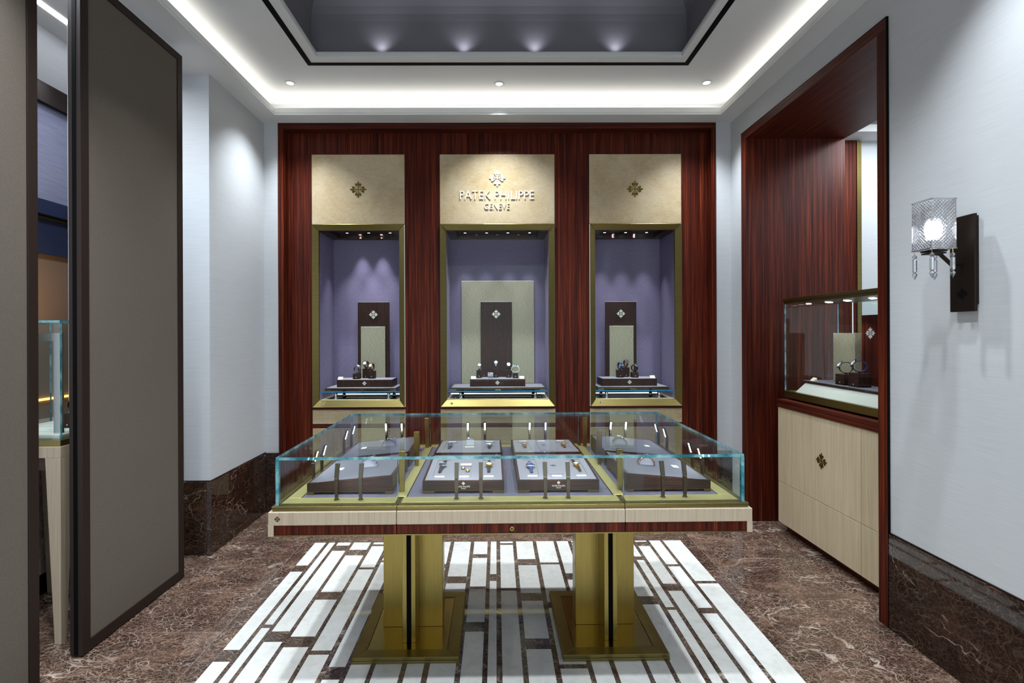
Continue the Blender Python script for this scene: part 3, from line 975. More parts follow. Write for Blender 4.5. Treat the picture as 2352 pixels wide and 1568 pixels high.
def dplinth(vi, x0, x1, y0, y1, ex):
    root = thing('display_plinth', 'long dark wood plinth with a cross emblem on the platform of the ' + SHW[vi], 'plinth', ((x0 + x1) / 2, (y0 + y1) / 2, 1.0205))
    w_, d_ = (x1 - x0) / 2, (y1 - y0) / 2
    B('body', -w_, w_, -d_, d_, 0, 0.064, M_DARKW, root, 0.001)
    B('suede_top', -w_ + 0.005, w_ - 0.005, -d_ + 0.005, d_ - 0.005, 0.064, 0.0655, M_GREY, root)
    emblem(root, FM(ex - (x0 + x1) / 2, -d_, 0.034), 0.019, M_LETTER, 0.001)
ZT = 1.0865
platform(0, -1.494, -0.875, 4.22, 4.52); platform(1, -0.40, 0.425, 4.22, 4.52); platform(2, 0.885, 1.509, 4.22, 4.52)
dplinth(0, -1.412, -0.922, 4.28, 4.49, -1.168); dplinth(1, -0.235, 0.254, 4.28, 4.49, 0.008); dplinth(2, 0.936, 1.425, 4.28, 4.49, 1.181)
def backdrop(label, x0, x1, ztop, y, mt, ez=None, ex=None, th=0.012, z0=1.0205):
    root = thing('backdrop_panel', label, 'panel', ((x0 + x1) / 2, y, z0))
    w_ = (x1 - x0) / 2
    B('board', -w_, w_, 0, th, 0, ztop - z0, mt, root, 0.001)
    B('top_edge', -w_, w_, 0.001, th - 0.001, ztop - z0, ztop - z0 + 0.003, M_SILVER, root)
    if ez:
        emblem(root, FM(ex - (x0 + x1) / 2, 0, ez - z0), 0.041, M_LETTER, 0.003)
backdrop('dark wood backdrop board with cross emblem in the left wall showcase', -1.289, -0.995, 1.785, 4.503, M_DARKW, 1.669, -1.143)
backdrop('olive woven backdrop board leaning before the dark board, left wall showcase', -1.257, -1.032, 1.556, 4.491, M_WOVEN, th=0.010)
backdrop('large pale woven backdrop board at the back of the middle wall showcase', -0.325, 0.354, 1.98, 4.524, M_WOVEN)
backdrop('dark wood backdrop board with cross emblem in the middle wall showcase', -0.145, 0.146, 1.784, 4.505, M_DARKW, 1.67, -0.001)
backdrop('dark wood backdrop board with cross emblem in the right wall showcase', 1.017, 1.308, 1.781, 4.503, M_DARKW, 1.67, 1.163)
backdrop('olive woven backdrop board before the dark board, right wall showcase', 1.053, 1.277, 1.554, 4.491, M_WOVEN, th=0.010)
# left showcase
riser('shortest wood riser at the left of three, left wall showcase', -1.258, 4.368, ZT, 0.060, 0.048)
riser('tallest wood riser of three in the left wall showcase', -1.196, 4.454, ZT, 0.058, 0.086)
riser('middle height wood riser at the right of three, left wall showcase', -1.131, 4.405, ZT, 0.058, 0.068)
loop_watch('steel watch lying round on the shortest riser, left wall showcase', T(-1.258, 4.368, ZT + 0.048, 65), M_STEEL, M_DIALW, M_STEEL, 70)
loop_watch('gold watch with brown strap on the tallest riser, left wall showcase', T(-1.196, 4.454, ZT + 0.086, -12), M_STEEL, M_DIALW, M_STRAPBR, 25)
loop_watch('white dial watch with brown strap on the middle riser, left wall showcase', T(-1.131, 4.405, ZT + 0.068, -12), M_GOLD, M_DIALW, M_STRAPBR, 25)
card('cream price card at the left end of the plinth, left wall showcase', -1.39, 4.315, ZT)
# middle showcase
riser('wood riser at the far left of the plinth, middle wall showcase', -0.158, 4.42, ZT, 0.049, 0.068)
riser('tallest wood riser in the centre of the middle wall showcase', -0.005, 4.45, ZT, 0.049, 0.088)
riser('wood riser right of the tallest one, middle wall showcase', 0.111, 4.435, ZT, 0.049, 0.068)
riser('short wood riser near the right card, middle wall showcase', 0.171, 4.385, ZT, 0.049, 0.044)
loop_watch('steel bracelet watch on the far left riser, middle wall showcase', T(-0.158, 4.42, ZT + 0.068, 5), M_STEEL, M_DIALW, M_STEEL, 25)
loop_watch('steel bracelet watch on the tallest riser, middle wall showcase', T(-0.005, 4.45, ZT + 0.088, 0), M_STEEL, M_DIALW, M_STEEL, 25)
loop_watch('white dial watch with black strap beside the centre riser, middle wall showcase', T(0.111, 4.435, ZT + 0.068, 0), M_STEEL, M_DIALW, M_STRAPK, 30)
loop_watch('steel watch lying round on the short riser, middle wall showcase', T(0.171, 4.385, ZT + 0.044, 90), M_STEEL, M_DIALW, M_STEEL, 85, ry=0.034)
cb = thing('cufflink_box', 'small open box with two round cufflinks, middle wall showcase', 'box', (-0.055, 4.385, ZT))
MB().hexa([(-0.024, -0.016, 0), (0.024, -0.016, 0), (0.024, 0.02, 0), (-0.024, 0.02, 0)], [(-0.024, -0.016, 0.022), (0.024, -0.016, 0.022), (0.024, 0.02, 0.050), (-0.024, 0.02, 0.050)]).build('body', M_GREY, cb, 0.001)
for dx, dy, dz in ((-0.011, 0.008, 0.0415), (0.010, -0.002, 0.034)):
    MB().lathe([(0.007, 0), (0.009, 0.003), (0.006, 0.006)], 16, M=Matrix.Translation((dx, dy, dz)) @ Matrix.Rotation(R_(38), 4, 'X')).build('cufflink', M_STEEL, cb)
card('cream price card at the left end of the plinth, middle wall showcase', -0.206, 4.315, ZT)
card('cream price card at the right end of the plinth, middle wall showcase', 0.226, 4.315, ZT)
# right showcase
riser('wood riser at the left of three, right wall showcase', 1.125, 4.405, ZT, 0.057, 0.068)
riser('tallest wood riser of three in the right wall showcase', 1.192, 4.455, ZT, 0.057, 0.086)
riser('shortest wood riser at the right of three, right wall showcase', 1.254, 4.385, ZT, 0.058, 0.048)
loop_watch('blue dial watch with blue strap on the left riser, right wall showcase', T(1.125, 4.405, ZT + 0.068, 12), M_STEEL, M_DIALB, M_STRAPB, 28)
loop_watch('blue dial rose gold watch with brown strap on the tallest riser, right wall showcase', T(1.192, 4.455, ZT + 0.086, 12), M_ROSEG, M_DIALB, M_STRAPBR, 28)
loop_watch('chronograph with dark strap on the shortest riser, right wall showcase', T(1.254, 4.385, ZT + 0.048, 35), M_STEEL, M_DIALK, M_STRAPK, 55)
card('cream price card at the right end of the plinth, right wall showcase', 1.395, 4.315, ZT)

# ------------------------------------------------------------------ display table
TC = Vector((0.055, 2.4725, 0))
TH = 0.008
TM = Matrix.Translation(TC) @ Matrix.Rotation(TH, 4, 'Z')
def tl(x, y, z):
    return TM @ Vector((x, y, z))
tab = thing('display_table', 'large glass topped display table on two brass pedestals in the middle of the room', 'display table', mat=TM)
hx_, hy_ = 0.9675, 0.5445      # half size of the pale body
gx, gy = 0.9455, 0.5225        # half size of the glass
S1, S2 = -0.4600, 0.4550       # seams
# body: three pale panels round the top, with corner blocks
for xa, xb in ((-hx_, S1 - 0.001), (S1 + 0.001, S2 - 0.001), (S2 + 0.001, hx_)):
    B('body_panel', xa, xb, -hy_, hy_, 0.737, 0.790, M_ASH, tab, 0.002)
for sx in (-1, 1):
    xa, xb = sorted((sx * hx_, sx * (hx_ - 0.022)))
    B('corner_block', xa, xb, -hy_, hy_, 0.694, 0.7385, M_ASH, tab)
for xa, xb in ((-hx_ + 0.0225, S1 - 0.0008), (S1 + 0.0008, S2 - 0.0008), (S2 + 0.0008, hx_ - 0.0225)):
    B('apron_panel', xa, xb, -hy_ + 0.002, hy_ - 0.002, 0.699, 0.7365, M_ROSE, tab, 0.001)
B('underside_edge', -hx_ + 0.022, hx_ - 0.022, -hy_ + 0.001, hy_ - 0.001, 0.694, 0.6985, M_BRASS, tab)
lk = MB().lathe([(0.0001, 0.002), (0.0045, 0.002), (0.0045, 0.004), (0.009, 0.004), (0.0095, 0.0)], 20, M=FM(0.0, -hy_ + 0.002, 0.717)).build('lock', M_BRASSP, tab)
MB().box(-0.0009, 0.0009, -0.0028, 0.0028, 0.002, 0.0026, M=FM(0.0, -hy_ + 0.002, 0.717)).build('keyhole', M_BLACK, lk)
emblem(tab, FM(-hx_ + 0.037, -hy_, 0.763), 0.0125, M_EMB, 0.0008)
# stepped brass rail and deck
for xa, xb in ((-0.9575, S1 - 0.0008), (S1 + 0.0008, S2 - 0.0008), (S2 + 0.0008, 0.9575)):
    MB().box(xa, xb, -0.531, 0.531, 0.7905, 0.7975).box(xa, xb, -0.535, 0.535, 0.7978, 0.8085).build('brass_rail', M_BRASS, tab, 0.0006)
for xa, xb in ((-0.875, S1 - 0.025), (S1 + 0.025, S2 - 0.025), (S2 + 0.025, 0.875)):
    for ya, yb in ((-0.44, 0.0), (0.001, 0.44)):
        B('deck_panel', xa, xb, ya, yb, 0.8086, 0.8106, M_DECK, tab)
for ya, yb in ((-0.505, -0.442), (0.442, 0.505)):
    B('brass_strip', -0.93, S1 - 0.012, ya, yb, 0.8086, 0.8125, M_BRASSS, tab, 0.0006)
    B('brass_strip', S1 + 0.012, S2 - 0.012, ya, yb, 0.8086, 0.8125, M_BRASSS, tab, 0.0006)
    B('brass_strip', S2 + 0.012, 0.93, ya, yb, 0.8086, 0.8125, M_BRASSS, tab, 0.0006)
for xa, xb in ((-0.93, -0.878), (0.878, 0.93)):
    B('brass_strip', xa, xb, -0.441, 0.441, 0.8086, 0.8125, M_BRASSS, tab, 0.0006)
for s_ in (S1, S2):
    B('brass_strip', s_ - 0.022, s_ + 0.022, -0.441, 0.441, 0.8107, 0.8145, M_BRASSS, tab, 0.0006)
# glass case
gt = 0.012
GM = [M_GLASS, M_EDGE]
GMC = [M_GLASSC, M_EDGE]
B('glass_top', -gx, gx, -gy, gy, 1.002 - gt, 1.002, GM, tab, fm={2: 1, 3: 1, 4: 1, 5: 1})
z0, z1 = 0.8086, 1.002 - gt - 0.0004
for xa, xb in ((-gx, S1 - 0.0007), (S1 + 0.0007, S2 - 0.0007), (S2 + 0.0007, gx)):
    for ya, yb in ((-gy, -gy + gt), (gy - gt, gy)):
        B('glass_front' if ya < 0 else 'glass_back', xa, xb, ya, yb, z0, z1, GM, tab, fm={3: 1, 5: 1})
for xa, xb in ((-gx, -gx + gt), (gx - gt, gx)):
    B('glass_side', xa, xb, -gy + gt + 0.0004, gy - gt - 0.0004, z0, z1, GM, tab, fm={2: 1, 4: 1})
for xa, xb in ((-gx - 0.0008, -gx + gt), (gx - gt, gx + 0.0008)):
    B('glass_corner', xa, xb, -gy - 0.0008, -gy - 0.0002, z0, z1, M_EDGE, tab)
# LED light wands
wmb = MB().hexa([(-0.006, -0.005, 0), (0.006, -0.005, 0), (0.006, 0.005, 0), (-0.006, 0.005, 0)], [(-0.008, -0.006, 0.088), (0.008, -0.006, 0.088), (0.008, 0.006, 0.088), (-0.008, 0.006, 0.088)])
wmb.lathe([(0.011, 0), (0.011, 0.0025), (0.006, 0.003)], 14)
wstem = wmb.mesh('light_wand', M_NICKEL, 0.0006)
hmb = MB().hexa([(-0.008, -0.006, 0.0895), (0.008, -0.006, 0.0895), (0.008, 0.006, 0.0895), (-0.008, 0.006, 0.0895)], [(-0.009, 0.012, 0.147), (0.009, 0.012, 0.147), (0.009, 0.022, 0.145), (-0.009, 0.022, 0.145)])
whead = hmb.mesh('wand_head', M_NICKEL, 0.0006)
lmb = MB()
for k in range(4):
    u0, u1 = 0.12 + 0.21 * k, 0.27 + 0.21 * k
    a = Vector((0, 0.0062, 0.0895)); b_ = Vector((0, 0.0222, 0.145))
    p0, p1 = a.lerp(b_, u0), a.lerp(b_, u1)
    o_ = Vector((0, 0.0012, -0.0003))
    lmb.hexa([p0 + Vector((-0.004, -0.001, 0)), p0 + Vector((0.004, -0.001, 0)), p0 + Vector((0.004, 0, 0)) + o_, p0 + Vector((-0.004, 0, 0)) + o_],
             [p1 + Vector((-0.004, -0.001, 0)), p1 + Vector((0.004, -0.001, 0)), p1 + Vector((0.004, 0, 0)) + o_, p1 + Vector((-0.004, 0, 0)) + o_])
wled = lmb.mesh('led_strip', M_LED)
def wand(x, y, rz):
    s = link('light_wand', wstem, tab, (x, y, 0.8126)); s.rotation_euler = (0, 0, R_(rz))
    h_ = link('wand_head', whead, s)
    link('led_strip', wled, s)
    d = Matrix.Rotation(R_(rz), 4, 'Z') @ Vector((0, 1, 0))
    p = tl(x, y, 0.8126 + 0.118) + d * 0.022
    q = p + d * 0.13 + Vector((0, 0, -0.10))
    light('SPOT', 'wand_lamp', p, 0.36, (0.84, 0.88, 1.0), q, 0.006, 125, 0.7)
for x in (-0.665, -0.566, -0.171, -0.070, 0.197, 0.292, 0.687, 0.779):
    wand(x - 0.055, -0.470, 0)
for x in (-0.665, -0.570, -0.171, -0.068, 0.204, 0.300, 0.697, 0.789):
    wand(x - 0.055, 0.470, 180)
for y in (-0.225, -0.115, 0.235, 0.375):
    wand(-0.905, y, -90)
    wand(0.905, y, 90)
def divider_post(x, y):
    mb = MB().hexa([(-0.010, -0.006, 0), (0.010, -0.006, 0), (0.010, 0.006, 0), (-0.010, 0.006, 0)], [(-0.014, -0.008, 0.176), (0.014, -0.008, 0.176), (0.014, 0.008, 0.176), (-0.014, 0.008, 0.176)])
    mb.build('divider_post', M_BRASSV, tab, 0.0008, (x, y, 0.8146))
for x in (S1 - 0.008, S2 + 0.022):
    for y in (-0.375, 0.027, 0.42):
        divider_post(x, y)
# pedestals
for cx in (-0.477, 0.486):
    bw_, bd_ = 0.243, 0.275
    ring(MB(), cx - bw_, cx + bw_, -bd_, bd_, 0.052, 0.0125, 0.030)
    def bar2(o1, o2, i2, i1):
        P = [(o1[0], o1[1], 0.0135), (o2[0], o2[1], 0.0135), (i2[0], i2[1], 0.0135), (i1[0], i1[1], 0.0135)]
        Q = [(p[0], p[1], 0.0285) for p in P]
        MB().hexa(P, Q).build('base_frame', M_BRASS, tab, 0.001)
    A = [(cx - bw_, -bd_), (cx + bw_, -bd_), (cx + bw_, bd_), (cx - bw_, bd_)]
    I = [(cx - bw_ + 0.056, -bd_ + 0.056), (cx + bw_ - 0.056, -bd_ + 0.056), (cx + bw_ - 0.056, bd_ - 0.056), (cx - bw_ + 0.056, bd_ - 0.056)]
    for k in range(4):
        l = (k + 1) % 4
        bar2(A[k], A[l], I[l], I[k])
    B('base_plate', cx - bw_ - 0.002, cx + bw_ + 0.002, -bd_ - 0.002, bd_ + 0.002, 0.0, 0.0125, M_BRASS, tab, 0.001)
    B('base_panel', cx - bw_ + 0.058, cx + bw_ - 0.058, -bd_ + 0.058, bd_ - 0.058, 0.0126, 0.0265, M_BRASSP, tab)
    B('pedestal_blade', cx - 0.148, cx + 0.148, -0.043, 0.043, 0.0265, 0.694, M_BRASSV, tab, 0.0015)
    for sx in (-1, 1):
        xa, xb = sorted((cx + sx * 0.0105, cx + sx * 0.031))
        B('pedestal_fin', xa, xb, -0.168, -0.0435, 0.0265, 0.694, M_BRASSV, tab, 0.001)
        B('pedestal_fin', xa, xb, 0.0435, 0.168, 0.0265, 0.694, M_BRASSV, tab, 0.001)
    B('pedestal_core', cx - 0.0105, cx + 0.0105, -0.150, -0.0435, 0.0265, 0.694, M_BLACK, tab)
    B('pedestal_core', cx - 0.0105, cx + 0.0105, 0.0435, 0.150, 0.0265, 0.694, M_BLACK, tab)

# ------------------------------------------------------------------ trays on the table
DZ = 0.8108
def holes_top(W, D, holes, ztop, thick, slope):
    mb = MB()
    xs_ = sorted({-W, W} | {h[0] for h in holes} | {h[1] for h in holes})
    ys_ = sorted({-D, D} | {h[2] for h in holes} | {h[3] for h in holes})
    Z = lambda y, d=0.0: ztop + slope * y - d
    for i in range(len(xs_) - 1):
        for j in range(len(ys_) - 1):
            xa, xb, ya, yb = xs_[i], xs_[i + 1], ys_[j], ys_[j + 1]
            xm, ym = (xa + xb) / 2, (ya + yb) / 2
            dep = 0.0
            for h in holes:
                if h[0] < xm < h[1] and h[2] < ym < h[3]:
                    dep = thick
            mb.add([(xa, ya, Z(ya, dep)), (xb, ya, Z(ya, dep)), (xb, yb, Z(yb, dep)), (xa, yb, Z(yb, dep))], [(0, 1, 2, 3)])
    for h in holes:
        a, b, c, d = h
        P = [(a, c), (b, c), (b, d), (a, d)]
        for k in range(4):
            p, q = P[k], P[(k + 1) % 4]
            mb.add([(p[0], p[1], Z(p[1])), (q[0], q[1], Z(q[1])), (q[0], q[1], Z(q[1], thick)), (p[0], p[1], Z(p[1], thick))], [(0, 1, 2, 3)])
    return mb
def make_tray(label, M, W, D, zlo, zhi, holes, top_mat, logo, group):
    """wedge tray: half sizes W, D; low edge at local -y"""
    root = thing('display_tray', label, 'tray', mat=M, group=group)
    sl = (zhi - zlo) / (2 * D)
    zm = (zlo + zhi) / 2
    mb = MB().hexa([(-W, -D, 0.012), (W, -D, 0.012), (W, D, 0.012), (-W, D, 0.012)], [(-W, -D, zlo - 0.004), (W, -D, zlo - 0.004), (W, D, zhi - 0.004), (-W, D, zhi - 0.004)])
    mb.build('body', M_DARKWH, root, 0.0008)
    # rim
    rw = 0.009
    mb = MB()
    for xa, xb, ya, yb in ((-W, -W + rw, -D, D), (W - rw, W, -D, D), (-W + rw, W - rw, -D, -D + rw), (-W + rw, W - rw, D - rw, D)):
        mb.hexa([(xa, ya, zm + sl * ya - 0.004), (xb, ya, zm + sl * ya - 0.004), (xb, yb, zm + sl * yb - 0.004), (xa, yb, zm + sl * yb - 0.004)],
                [(xa, ya, zm + sl * ya), (xb, ya, zm + sl * ya), (xb, yb, zm + sl * yb), (xa, yb, zm + sl * yb)])
    mb.build('rim', M_DARKWX, root)
    holes_top(W - rw, D - rw, holes, zm - 0.001, 0.0025, sl).build('suede_top', top_mat, root)
    for sx in (-1, 1):
        for sy in (-1, 1):
            xa, xb = sorted((sx * W, sx * (W - 0.05))); ya, yb = sorted((sy * D, sy * (D - 0.03)))
            B('foot', xa, xb, ya, yb, 0, 0.0095, M_BRASSP, root)
    B('base_rail', -W, W, -D, D, 0.0096, 0.0119, M_BRASSP, root)
    if logo:
        zc = (zlo + 0.012) / 2
        emblem(root, FM(0, -D, zc + 0.0095), 0.0072, M_LETTER, 0.0006)
        letters(root, 'PATEK PHILIPPE', 0.056, 0.0065, FM(0, -D, zc - 0.004), M_LETTER, 0.0006)
        letters(root, 'GENEVE', 0.020, 0.0042, FM(0, -D, zc - 0.0125), M_LETTER, 0.0006)
    # surface frame for things resting on it
    S = M @ Matrix.Translation((0, 0, zm - 0.001)) @ Matrix.Rotation(math.atan(sl), 4, 'X')
    return root, S
def plate(tray, S, M, x, y, w_=0.042, h_=0.016, cut=False):
    mb = MB().box(-w_ / 2, w_ / 2, -h_ / 2, h_ / 2, 0, 0.0018)
    o = mb.build('name_plate', M_CARD if not cut else M_LETTER, tray)
    o.matrix_basis = M.inverted() @ S @ Matrix.Translation((x, y, 0.0002))
    return o
G1 = 'dark wood display trays inside the glass table'
trays = {}
zl, zh = 0.054, 0.072
def hole(cx, w_, y0, y1):
    return (cx - w_ / 2, cx + w_ / 2, y0, y1)
for key, (x, y, rz, lab) in dict(
        fl=(-0.147, 2.262, 0, 'front middle display tray with black strap watches around two gold cufflinks'),
        fr=(0.262, 2.262, 0, 'front middle display tray with a blue strap watch and a gold mesh watch'),
        bl=(-0.147, 2.672, 180, 'rear middle display tray with a black watch, a cushion and a black strap watch'),
        br=(0.262, 2.672, 180, 'rear middle display tray with two small watches beside a blank centre panel')).items():
    Mx = TM @ Matrix.Translation((x - TC.x, y - TC.y, DZ)) @ Matrix.Rotation(R_(rz), 4, 'Z')
    s = -1 if rz else 1
    hs = [hole(s * -0.108, 0.062, -0.115, 0.10), hole(s * 0.108, 0.062, -0.115, 0.10)]
    if key in ('fl', 'bl'):
        hs.append(hole(0, 0.056, -0.115, 0.01))
    t_, S = make_tray(lab, Mx, 0.175, 0.188, zl, zh, hs, M_GREY, True, G1)
    trays[key] = (t_, S, Mx)
    for xx in (-0.108, 0, 0.108):
        plate(t_, S, Mx, xx, -0.135, cut=(key == 'fr' and xx >= 0))
    if key in ('fr', 'br'):
        B('centre_panel', -0.034, 0.034, -0.112, 0.16, 0, 0.0025, M_GREY, t_, 0.0006).matrix_basis = Mx.inverted() @ S
        emblem(t_, Mx.inverted() @ S @ Matrix.Translation((0, 0.0, 0.0026)), 0.016, M_GREYD, 0.0008)
    else:
        plate(t_, S, Mx, 0, 0.030, 0.050, 0.024)
SW = 0.185
for key, (x, y, rz, lab) in dict(
        sl1=(-0.632, 2.262, -90, 'front side display tray sloping toward the linen door, arched watch on slate suede'),
        sl2=(-0.632, 2.672, -90, 'rear side display tray sloping toward the linen door, arched watch on slate suede'),
        sr1=(0.738, 2.262, 90, 'front side display tray sloping toward the rosewood opening, rose gold edged watch'),
        sr2=(0.738, 2.672, 90, 'rear side display tray sloping toward the rosewood opening, arched steel watch')).items():
    Mx = TM @ Matrix.Translation((x - TC.x, y - TC.y, DZ)) @ Matrix.Rotation(R_(rz), 4, 'Z')
    t_, S = make_tray(lab, Mx, 0.188, 0.182, 0.048, 0.080, [], M_GREYD, False, G1)
    trays[key] = (t_, S, Mx)
    plate(t_, S, Mx, 0.0, -0.098, 0.036, 0.026)
def on(key, x, y, z=0.0, rz=0):
    return trays[key][1] @ Matrix.Translation((x, y, z)) @ Matrix.Rotation(R_(rz), 4, 'Z')
D_ = -0.0022
flat_watch('dark dial watch with black strap at the left of the front left middle tray', on('fl', -0.108, 0.005, D_, -4), M_STEEL, M_DIALK, M_STRAPK, L=0.085)
flat_watch('white dial watch with black strap right of the gold cufflinks', on('fl', 0.108, 0.005, D_), M_GOLD, M_DIALW, M_STRAPK, L=0.085)
flat_watch('blue strap watch with dark dial in the front right middle tray', on('fr', -0.108, -0.01, D_), M_STEEL, M_DIALB, M_STRAPB, r=0.021, L=0.08)
flat_watch('gold mesh bracelet watch with white dial in the front right middle tray', on('fr', 0.108, 0.005, D_, 4), M_GOLD, M_DIALW, M_GOLD, r=0.015, L=0.085, wide=0.016)
flat_watch('dark watch at the left of the rear left middle tray', on('bl', 0.108, 0.0, D_, 180), M_STEEL, M_DIALK, M_STRAPK, L=0.07)
flat_watch('black strap watch with pale dial at the right of the rear left middle tray', on('bl', -0.108, 0.0, D_, 180), M_STEEL, M_DIALW, M_STRAPK, L=0.07)
flat_watch('small rose gold watch at the left of the rear right middle tray', on('br', 0.108, 0.0, D_, 180), M_ROSEG, M_DIALW, M_STRAPBR, r=0.015, L=0.06)
flat_watch('small gold watch at the right of the rear right middle tray', on('br', -0.108, 0.0, D_, 180), M_GOLD, M_DIALK, M_STRAPBR, r=0.015, L=0.06)
for lab, dx, dy in (('round gold cufflink, the upper one of the pair in the front tray', -0.010, -0.028), ('round gold cufflink, the lower one of the pair in the front tray', 0.012, -0.062)):
    c_ = thing('cufflink', lab, 'cufflink', mat=on('fl', dx, dy, D_))
    MB().lathe([(0.006, 0), (0.0095, 0.003), (0.0095, 0.006), (0.006, 0.009)], 16).build('face', M_GOLD, c_)
    MB().lathe([(0.0045, 0.0088), (0.0035, 0.010)], 12).build('stone', M_DIALW, c_)
cu = thing('ring_cushion', 'pale cushion holding a steel bracelet in the rear left middle tray', 'cushion', mat=on('bl', 0, -0.05, D_))
MB().hexa([(-0.022, -0.02, 0), (0.022, -0.02, 0), (0.022, 0.03, 0), (-0.022, 0.03, 0)], [(-0.020, -0.015, 0.025), (0.020, -0.015, 0.025), (0.020, 0.015, 0.032), (-0.020, 0.015, 0.032)]).build('pad', M_CUSH, cu, 0.002)
MB().tube([(0.016 * math.cos(a), 0.002 + 0.012 * math.sin(a), 0.036) for a in [2 * math.pi * i / 20 for i in range(21)]], 0.0025, 6).build('bracelet', M_STEEL, cu)
def onside(key, dx, dy, dz=0.0, rz=0):
    # position given in world directions on a side tray
    t_, S, Mx = trays[key]
    return S @ Matrix.Translation((dx, dy, dz)) @ Matrix.Rotation(R_(rz), 4, 'Z')
arc_watch('jewelled steel watch arched over a white half moon, front tray by the linen door side', onside('sl1', 0.0, 0.035, 0, 90), M_STEEL, M_DIALW, M_STEEL)
arc_watch('jewelled steel watch arched over a grey half moon, rear tray by the linen door side', onside('sl2', 0.0, 0.04, 0, 90), M_STEEL, M_DIALK, M_STEEL)
arc_watch('rose gold edged watch arched over a half moon cushion, front right side tray', onside('sr1', 0.0, 0.04, 0, -90), M_STEEL, M_DIALW, M_STEEL, liner=M_ROSEG, elev=75)
arc_watch('steel watch arched over a half moon cushion, rear right side tray', onside('sr2', 0.0, 0.055, 0, -90), M_STEEL, M_DIALW, M_STEEL, elev=100)

# ------------------------------------------------------------------ linen doors on the left
def leaf(name, label, y0, y1, x0, x1, ztop, hid):
    root = thing(name, label, 'door', (x1, y0, 0), kind='structure')
    L = y1 - y0
    d = x1 - x0
    sw = 0.045
    zb = 0.006
    B('stile', -d, 0, 0, sw, zb, ztop, M_BRONZEF, root, 0.0015)
    B('stile', -d, 0, L - sw, L, zb, ztop, M_BRONZEF, root, 0.0015)
    B('rail', -d, 0, sw + 0.0005, L - sw - 0.0005, zb, zb + 0.055, M_BRONZEF, root, 0.0015)
    B('rail', -d, 0, sw + 0.0005, L - sw - 0.0005, ztop - 0.045, ztop, M_BRONZEF, root, 0.0015)
    B('fabric_panel', -d + 0.006, -0.005, sw + 0.0005, L - sw - 0.0005, zb + 0.0555, ztop - 0.0455, M_DOORF, root)
    return root
d1 = leaf('door_1', 'tall bronze framed linen door leaf beside the pale left pier', 2.255, 2.985, -1.985, -1.925, 3.205, None)
B('edge_groove', -0.040, -0.022, -0.0015, 0.0, 0.01, 3.2, M_BLACK, d1)
leaf('door_2', 'nearest bronze framed linen door leaf, cut by the picture edge', 0.9, 2.045, -1.985, -1.925, 3.205, None)
leaf('door_3', 'bronze framed linen door leaf behind the viewer', -1.69, 0.86, -1.985, -1.925, 3.205, None)

# ------------------------------------------------------------------ next room seen between the door leaves
nr = MB().box(-3.32, -3.22, 1.2, 5.0, 0, 3.75)
wn = struct(nr.build('wall_next_room', M_TAUPE), 'taupe wall of the adjoining room seen through the door gap', 'wall')
B('upper_lining', -3.22, -3.215, 1.2, 5.0, 3.28, 3.75, M_WALL, wn)
B('bronze_beam', -3.22, -3.17, 1.2, 5.0, 3.13, 3.27, M_BRONZEF, wn)
B('silk_panel', -3.22, -3.205, 1.2, 5.0, 2.44, 3.13, M_LAV, wn)
B('navy_rail', -3.22, -3.15, 1.2, 5.0, 2.34, 2.44, M_NAVY, wn)
B('navy_panel', -3.22, -3.195, 1.2, 5.0, 2.07, 2.335, M_NAVY, wn)
B('brass_bead', -3.195, -3.185, 1.2, 5.0, 2.315, 2.33, M_BRASS, wn)
B('marble_panel', -3.22, -2.62, 2.5, 5.0, 0.12, 0.90, M_MARBW, wn)
B('marble_plinth', -3.22, -2.625, 2.5, 5.0, 0.0, 0.119, M_BLACK, wn)
B('amber_strip', -3.215, -3.205, 2.5, 5.0, 1.03, 1.045, M_AMBER, wn)
B('amber_strip', -2.80, -2.62, 2.9, 5.0, 0.901, 0.906, M_AMBER, wn)
struct(B('wall_next_end', -3.32, -1.95, 4.3, 4.4, 0, 3.75, M_LAV), 'lavender end wall of the adjoining room', 'wall')
nc = struct(B('ceiling_next_room', -3.32, -1.99, 1.2, 4.3, 3.68, 3.72, M_CEIL), 'white ceiling of the adjoining room', 'ceiling')
B('light_line', -3.02, -2.97, 1.3, 4.2, 3.676, 3.68, M_LENS, nc)
sc = thing('tall_showcase', 'tall square glass showcase on tapered pale legs seen through the door gap', 'showcase', (-2.36, 2.60, 0))
for sx in (-1, 1):
    for sy in (-1, 1):
        t0, t1 = 0.075, 0.032
        a, b_ = sx * 0.25, sy * 0.25
        MB().hexa([(a, b_, 0), (a - sx * t1, b_, 0), (a - sx * t1, b_ - sy * t1, 0), (a, b_ - sy * t1, 0)], [(a, b_, 0.90), (a - sx * t0, b_, 0.90), (a - sx * t0, b_ - sy * t0, 0.90), (a, b_ - sy * t0, 0.90)]).build('leg', M_ASH, sc, 0.001)
B('apron', -0.25, 0.25, -0.25, 0.25, 0.9005, 0.955, M_ASH, sc, 0.001)
B('under_panel', -0.174, 0.174, -0.246, 0.246, 0.84, 0.90, M_DARKWX, sc)
B('brass_base', -0.245, 0.245, -0.245, 0.245, 0.9555, 0.985, M_BRASS, sc, 0.001)
B('display_deck', -0.20, 0.20, -0.20, 0.20, 0.9855, 1.0, M_WHITE, sc)
for xa, xb, ya, yb, fm in ((-0.24, 0.24, -0.24, -0.23, {3: 1, 5: 1}), (-0.24, 0.24, 0.23, 0.24, {3: 1, 5: 1}), (0.23, 0.24, -0.2295, 0.2295, {2: 1, 4: 1}), (-0.24, -0.23, -0.2295, 0.2295, {2: 1, 4: 1})):
    B('glass_wall', xa, xb, ya, yb, 0.9855, 1.555, GM, sc, fm=fm)
B('glass_lid', -0.24, 0.24, -0.24, 0.24, 1.5555, 1.567, GM, sc, fm={2: 1, 3: 1, 4: 1, 5: 1})
